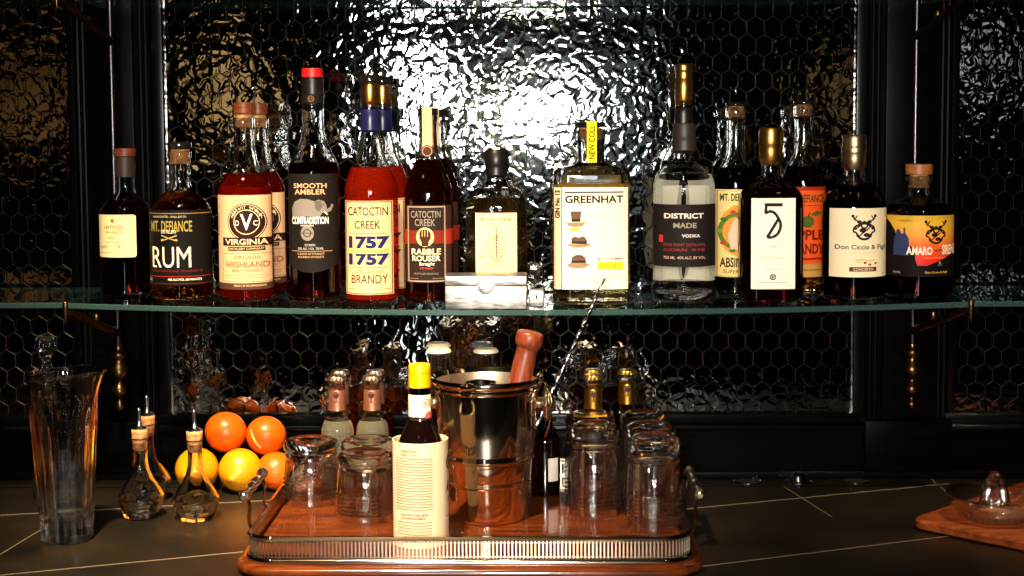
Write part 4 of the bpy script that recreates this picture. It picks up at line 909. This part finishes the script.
b = MB(); b.loft(chaikin([(0, -.002), (.008, -.002), (.012, .006), (.012, .0075), (.0075, 0), (0, -.0005)], 1), STEEL, 24, c=(-.006, -.002, -.003)); b.build('bowl', t)
t = thing('jigger', (-0.0765, -0.343, TT+.0068), 'narrow steel jigger whose rim shows above the ice bucket', 'jigger'); b = MB()
b.loft([(0, 0), (.013, 0), (.014, .002), (.0165, .08), (.0190, .171), (.0192, .1735), (.0182, .1735), (.0155, .08), (.0125, .006), (0, .005)], mat('dark_steel', (120, 110, 105), .18, metal=1), 40); fixn(b.build('cup', t))
b = MB(); b.loft(ringprof(.0188, .0012, .1738, 8), STEEL, 40, closed=True); fixn(b.build('rim', t))

# ================================================================== left of the tray
mgx, mgy = -0.6120, -0.342
t = thing('mixing_glass', (mgx, mgy, .0003), 'tall fluted crystal mixing glass with pouring lip, far left on the counter', 'mixing glass')
def mg_rad(a, k, z):
    f = 1+.034*math.cos(14*a)*max(0.0, min(1.0, (.185-z)/.02))*(1 if k < 26 else .25)
    top = max(0.0, (z-.150)/.070)
    lip = math.exp(-((((a+.25+PI) % (2*PI))-PI)/.34)**2)*top**2.2
    return f*(1+.36*lip)
def mg_prof():
    o = [(0, .0012), (.020, .0004), (.029, .0), (.0318, .0012), (.0326, .004), (.0322, .0075), (.0323, .012), (.0328, .024)]
    o += [(.0328+.0122*k/12, .024+.192*k/12) for k in range(1, 13)]
    o += [(.0456, .2178)]
    i = [(.0446, .2180), (.0432, .2150)]+[(.0424-.0136*k/12, .212-.178*k/12) for k in range(13)]+[(.026, .031), (.018, .0295), (0, .029)]
    return o+i
m = MB(); m.loft(mg_prof(), CRYST, 112, rad=mg_rad)
for j, v in enumerate(m.v):     # the rim rises towards the lip
    if v[2] > .12: m.v[j] = (v[0], v[1], v[2]+max(-.02, v[0])*.05*((v[2]-.12)/.1))
m.build('body', t, 50)
m = MB()
for k in range(42):             # cut pattern under the foot
    q = 2*PI*k/42
    for rr in (.018, .0255): m.loft([(0, -.0028), (.0024, -.0012), (.0024, .0012), (0, .0028)], CRYST, 5, c=(rr*math.cos(q+rr*30), rr*math.sin(q+rr*30), .0325))
m.build('cut_bottom', t, 20, smooth=False)
m = MB(); rp = []
for q in range(97):
    a_ = 2*PI*q/96; rr = .0451*mg_rad(a_, 30, .2178); x_ = rr*math.cos(a_); rp.append((x_, rr*math.sin(a_), .2184+max(-.02, x_)*.05*.978))
m.tube(rp, .0011, PRESSED, 8, cap=False); m.build('rim', t)
t = thing('glass_stirrer', (-0.708, -0.120, .0003), 'clear glass ball-topped decanter stopper rising behind the mixing glass', 'decanter')
t.name = 'crystal_decanter'; t['label'] = 'slim crystal decanter with ball stopper behind the mixing glass'
glass_vessel(t, [(20, 0), (24, 2), (24, 60), (22, 85), (14, 110), (10.5, 128), (10, 160), (12, 165)], .001, None, None, glass=CRYST, base=.008, seg=40, wall=.003)
b = MB(); b.loft(chaikin([(0, .150), (.0065, .150), (.0085, .166), (.0115, .1665), (.0095, .172), (.0105, .178), (.0085, .184), (.0098, .190), (.0072, .197), (.0085, .203), (.0135, .211), (.0150, .220), (.0132, .230), (.007, .2365), (0, .238)], 1), CRYST, 32); b.build('ball_stopper', t)

def dasher(X, Y, label, rz):
    t = thing('dasher_bottle', (X, Y, .0003), label, 'bottle', 'crystal bitters dashers', rz)
    o = [(0, .0012), (.016, .0), (.0225, .0008), (.0240, .003), (.0300, .0215), (.0318, .0265), (.0312, .030), (.0250, .041), (.0165, .054), (.0118, .066), (.0100, .078), (.0096, .098), (.0100, .101), (.0100, .104)]
    i = [(.0078, .1040), (.0076, .078), (.0094, .066), (.0140, .053), (.0225, .040), (.0280, .029), (.0276, .026), (.0205, .0085), (.012, .0065), (0, .006)]
    m = MB()
    m.loft(chaikin(o, 1)+i, CRYST, 60, rad=lambda a, k, z: 1+(.075*abs(math.sin(5*a)) if z < .024 and k < 16 else 0)-(.055 if z < .024 and k < 16 else 0)); m.build('glass_body', t, 28)
    stopper(t, 'cork', [(8.0, 92), (10.2, 105), (11.0, 120), (10.4, 121)], .001, CORK, 32)
    m = MB(); m.loft(ringprof(.0108, .0009, .1085, 8), BRONZE, 32, closed=True); fixn(m.build('cork_ring', t))
    m = MB(); m.loft(chaikin([(0, .1212), (.0098, .1212), (.0104, .1225), (.0070, .1245), (.0036, .1275), (.0026, .132), (.0020, .1500), (.0016, .1508), (0, .1508)], 1), STEEL, 24); m.build('spout', t)['label'] = 'steel dasher spout'
    return t
d1 = dasher(-0.5450, -0.232, 'crystal dasher bottle with cork, left of the front pair', .2)
dup(d1, (-0.5600, -0.135, .0003), 'crystal dasher bottle with cork, standing behind the front pair', rz=1.0)
dup(d1, (-0.4670, -0.245, .0003), 'crystal dasher bottle with cork, right one, in front of the lemon', rz=.6)

# fruit
def peel(name, c1, c2, sc):
    m = mat(name, c1, .34, spec=.45, coat=.15)
    nt, n, l, bs = nodes(m); tc = n.new('ShaderNodeTexCoord'); no = n.new('ShaderNodeTexNoise'); no.inputs['Scale'].default_value = 18; mx = n.new('ShaderNodeMix'); mx.data_type = 'RGBA'
    mx.inputs[6].default_value = (*lin(c1), 1); mx.inputs[7].default_value = (*lin(c2), 1); vo = n.new('ShaderNodeTexVoronoi'); vo.inputs['Scale'].default_value = sc
    bp = n.new('ShaderNodeBump'); bp.inputs['Strength'].default_value = .35; bp.inputs['Distance'].default_value = .0007
    l.new(tc.outputs['Object'], no.inputs['Vector']); l.new(tc.outputs['Object'], vo.inputs['Vector']); l.new(no.outputs['Fac'], mx.inputs[0]); l.new(mx.outputs[2], bs.inputs['Base Color']); l.new(vo.outputs['Distance'], bp.inputs['Height']); l.new(bp.outputs['Normal'], bs.inputs['Normal'])
    return m
LEM = peel('lemon_peel', (200, 122, 3), (214, 142, 8), 420); ORG = peel('orange_peel', (212, 78, 2), (226, 94, 5), 380)
STEMG = mat('dry_stem', (120, 96, 40), .8); PITH = noise_color(mat('pith', (240, 200, 120), .6), 260, (225, 150, 40), (248, 222, 160))
def fruit(name, cen, r, label, axis, kind, group):
    t = thing(name, (cen[0], cen[1], cen[2]-r), label, name, group); A = frame_axis((0, 0, 0), axis); b = MB()
    C = Vector((0, 0, r))
    if kind == 'lemon': prof = [(0, -1.0), (.06, -.995), (.30, -.95), (.62, -.75), (.86, -.48), (.98, -.14), (.98, .18), (.86, .52), (.62, .78), (.34, .96), (.17, 1.06), (.12, 1.12), (.05, 1.15), (0, 1.15)]
    else: prof = [(0, -.93)]+[(math.sin(q), -.95*math.cos(q)) for q in [PI*i/16 for i in range(1, 16)]]+[(.05, .93), (0, .925)]
    b.loft([(a*r, z*r) for a, z in chaikin(prof, 1)], LEM if kind == 'lemon' else ORG, 48, c=C, axis=A); b.build('fruit_body', t, 60)
    b = MB(); e = 1.14 if kind == 'lemon' else .925
    b.loft([(0, e*r-.0012), (.0022, e*r-.0012), (.0024, e*r), (.0012, e*r+.0007), (0, e*r+.0007)], STEMG, 12, c=C, axis=A); b.build('stem_scar', t)
    return t, A, C
fruit('lemon', (-0.5010, -0.088, .0328), .0322, 'yellow lemon at the left end of the fruit pile, behind the dasher', (-.30, -.93, -.10), 'lemon', 'lemons in the fruit pile')
fruit('lemon', (-0.4375, -0.090, .0324), .0318, 'yellow lemon in the middle of the fruit pile', (-.20, -.93, -.22), 'lemon', 'lemons in the fruit pile')
fruit('orange', (-0.3870, -0.080, .0288), .0285, 'orange lying lowest, half behind the left rocks glass', (.5, -.2, .8), 'orange', 'oranges in the fruit pile')
fruit('orange', (-0.4640, -0.060, .0820), .0310, 'orange on top of the two lemons', (.3, .5, .8), 'orange', 'oranges in the fruit pile')
t, A, C = fruit('orange', (-0.4045, -0.060, .0765), .0297, 'orange with a strip of peel cut away, top right of the pile', (.2, .6, .75), 'orange', 'oranges in the fruit pile')
b = MB(); vs = []; pn = 18      # the bared strip of pith, as a curved band on the skin
for i in range(pn+1):
    q = -.95+1.9*i/pn; wd = .085*math.sqrt(max(.02, 1-(q/.98)**2))
    for s in (-1, 0, 1):
        dv = Vector((-.50+.42*q, -.86, .10-.58*q)) + Vector((.62, 0, .42))*(s*wd*1.0); dv.normalize(); vs.append(tuple(C+dv*(.0297*(1.006 if s == 0 else .985))))
b.add(vs, [f for i in range(pn) for f in ((3*i, 3*i+1, 3*i+4, 3*i+3), (3*i+1, 3*i+2, 3*i+5, 3*i+4))], PITH); fixn(b.build('cut_strip', t, 80))['label'] = 'pale strip where peel was cut'

# ================================================================== right: board and juicer
t = thing('cutting_board', (0.4800, -0.298, .0003), 'reddish wooden serving board at the right edge of the counter', 'board')
ea, eb = Vector((.72, .69)).normalized(), Vector((.71, -.70)).normalized()
def bd(u, v): p = ea*u+eb*v; return p
cor = rrect(0, 0, .30, .34, .022, 8); layers = [(.003, .001), (0, .0035), (0, .0115), (.0025, .0140)]
b = MB(); rings = []
for ins, z in layers:
    k0 = len(b.v); cc = Vector((.15, .17)); N = len(cor)
    for u, v in cor: uu = cc.x+(u-cc.x)*(1-ins/.15); vv = cc.y+(v-cc.y)*(1-ins/.17); pp = bd(uu, vv); b.v.append((pp.x, pp.y, z))
    rings.append(range(k0, k0+N))
k = b.mi(TEAK)
for Ra, Rb2 in zip(rings, rings[1:]):
    for i in range(len(Ra)): b.f.append((Ra[i], Ra[(i+1) % len(Ra)], Rb2[(i+1) % len(Ra)], Rb2[i])); b.m.append(k)
b.f.append(tuple(reversed(rings[0]))); b.m.append(k); b.f.append(tuple(rings[-1])); b.m.append(k); fixn(b.build('body', t, 40))
t = thing('citrus_juicer', (0.5900, -0.304, .0146), 'pressed glass citrus juicer on the wooden board', 'juicer')
o = [(0, .001), (.034, .0), (.038, .001), (.040, .005), (.050, .014), (.058, .024), (.0605, .0300), (.0610, .0325)]
i = [(.0590, .0325), (.0560, .0255), (.047, .0150), (.036, .0095), (.0260, .0085), (.0230, .012), (.0205, .020)]
co = [(.0178, .026), (.0158, .036), (.0128, .046), (.0088, .0555), (.0040, .0625), (0, .0642)]
m = MB(); nI = len(o)+len(i)
m.loft(o+i+co, PRESSED, 96, rad=lambda a, k, z: 1+(.10*math.cos(12*a) if k >= nI and k < nI+4 else 0)+(.012*math.cos(32*a) if 3 <= k < 6 else 0)); fixn(m.build('body', t, 50))
m = MB()
for k in range(20):
    q = 2*PI*k/20; m.loft([(0, -.0042), (.003, -.003), (.0042, 0), (.003, .003), (0, .0042)], PRESSED, 12, c=(.0325*math.cos(q), .0325*math.sin(q), .0135))
for k in range(34):
    q = 2*PI*k/34; m.loft([(0, -.0024), (.0024, 0), (0, .0024)], PRESSED, 8, c=(.0455*math.cos(q), .0455*math.sin(q), .0072))
m.build('seed_beads', t, 60)['label'] = 'ring of glass beads around the cone'
m = MB(); m.loft(ringprof(.0600, .0014, .0330, 8), PRESSED, 96, closed=True); fixn(m.build('rim', t))
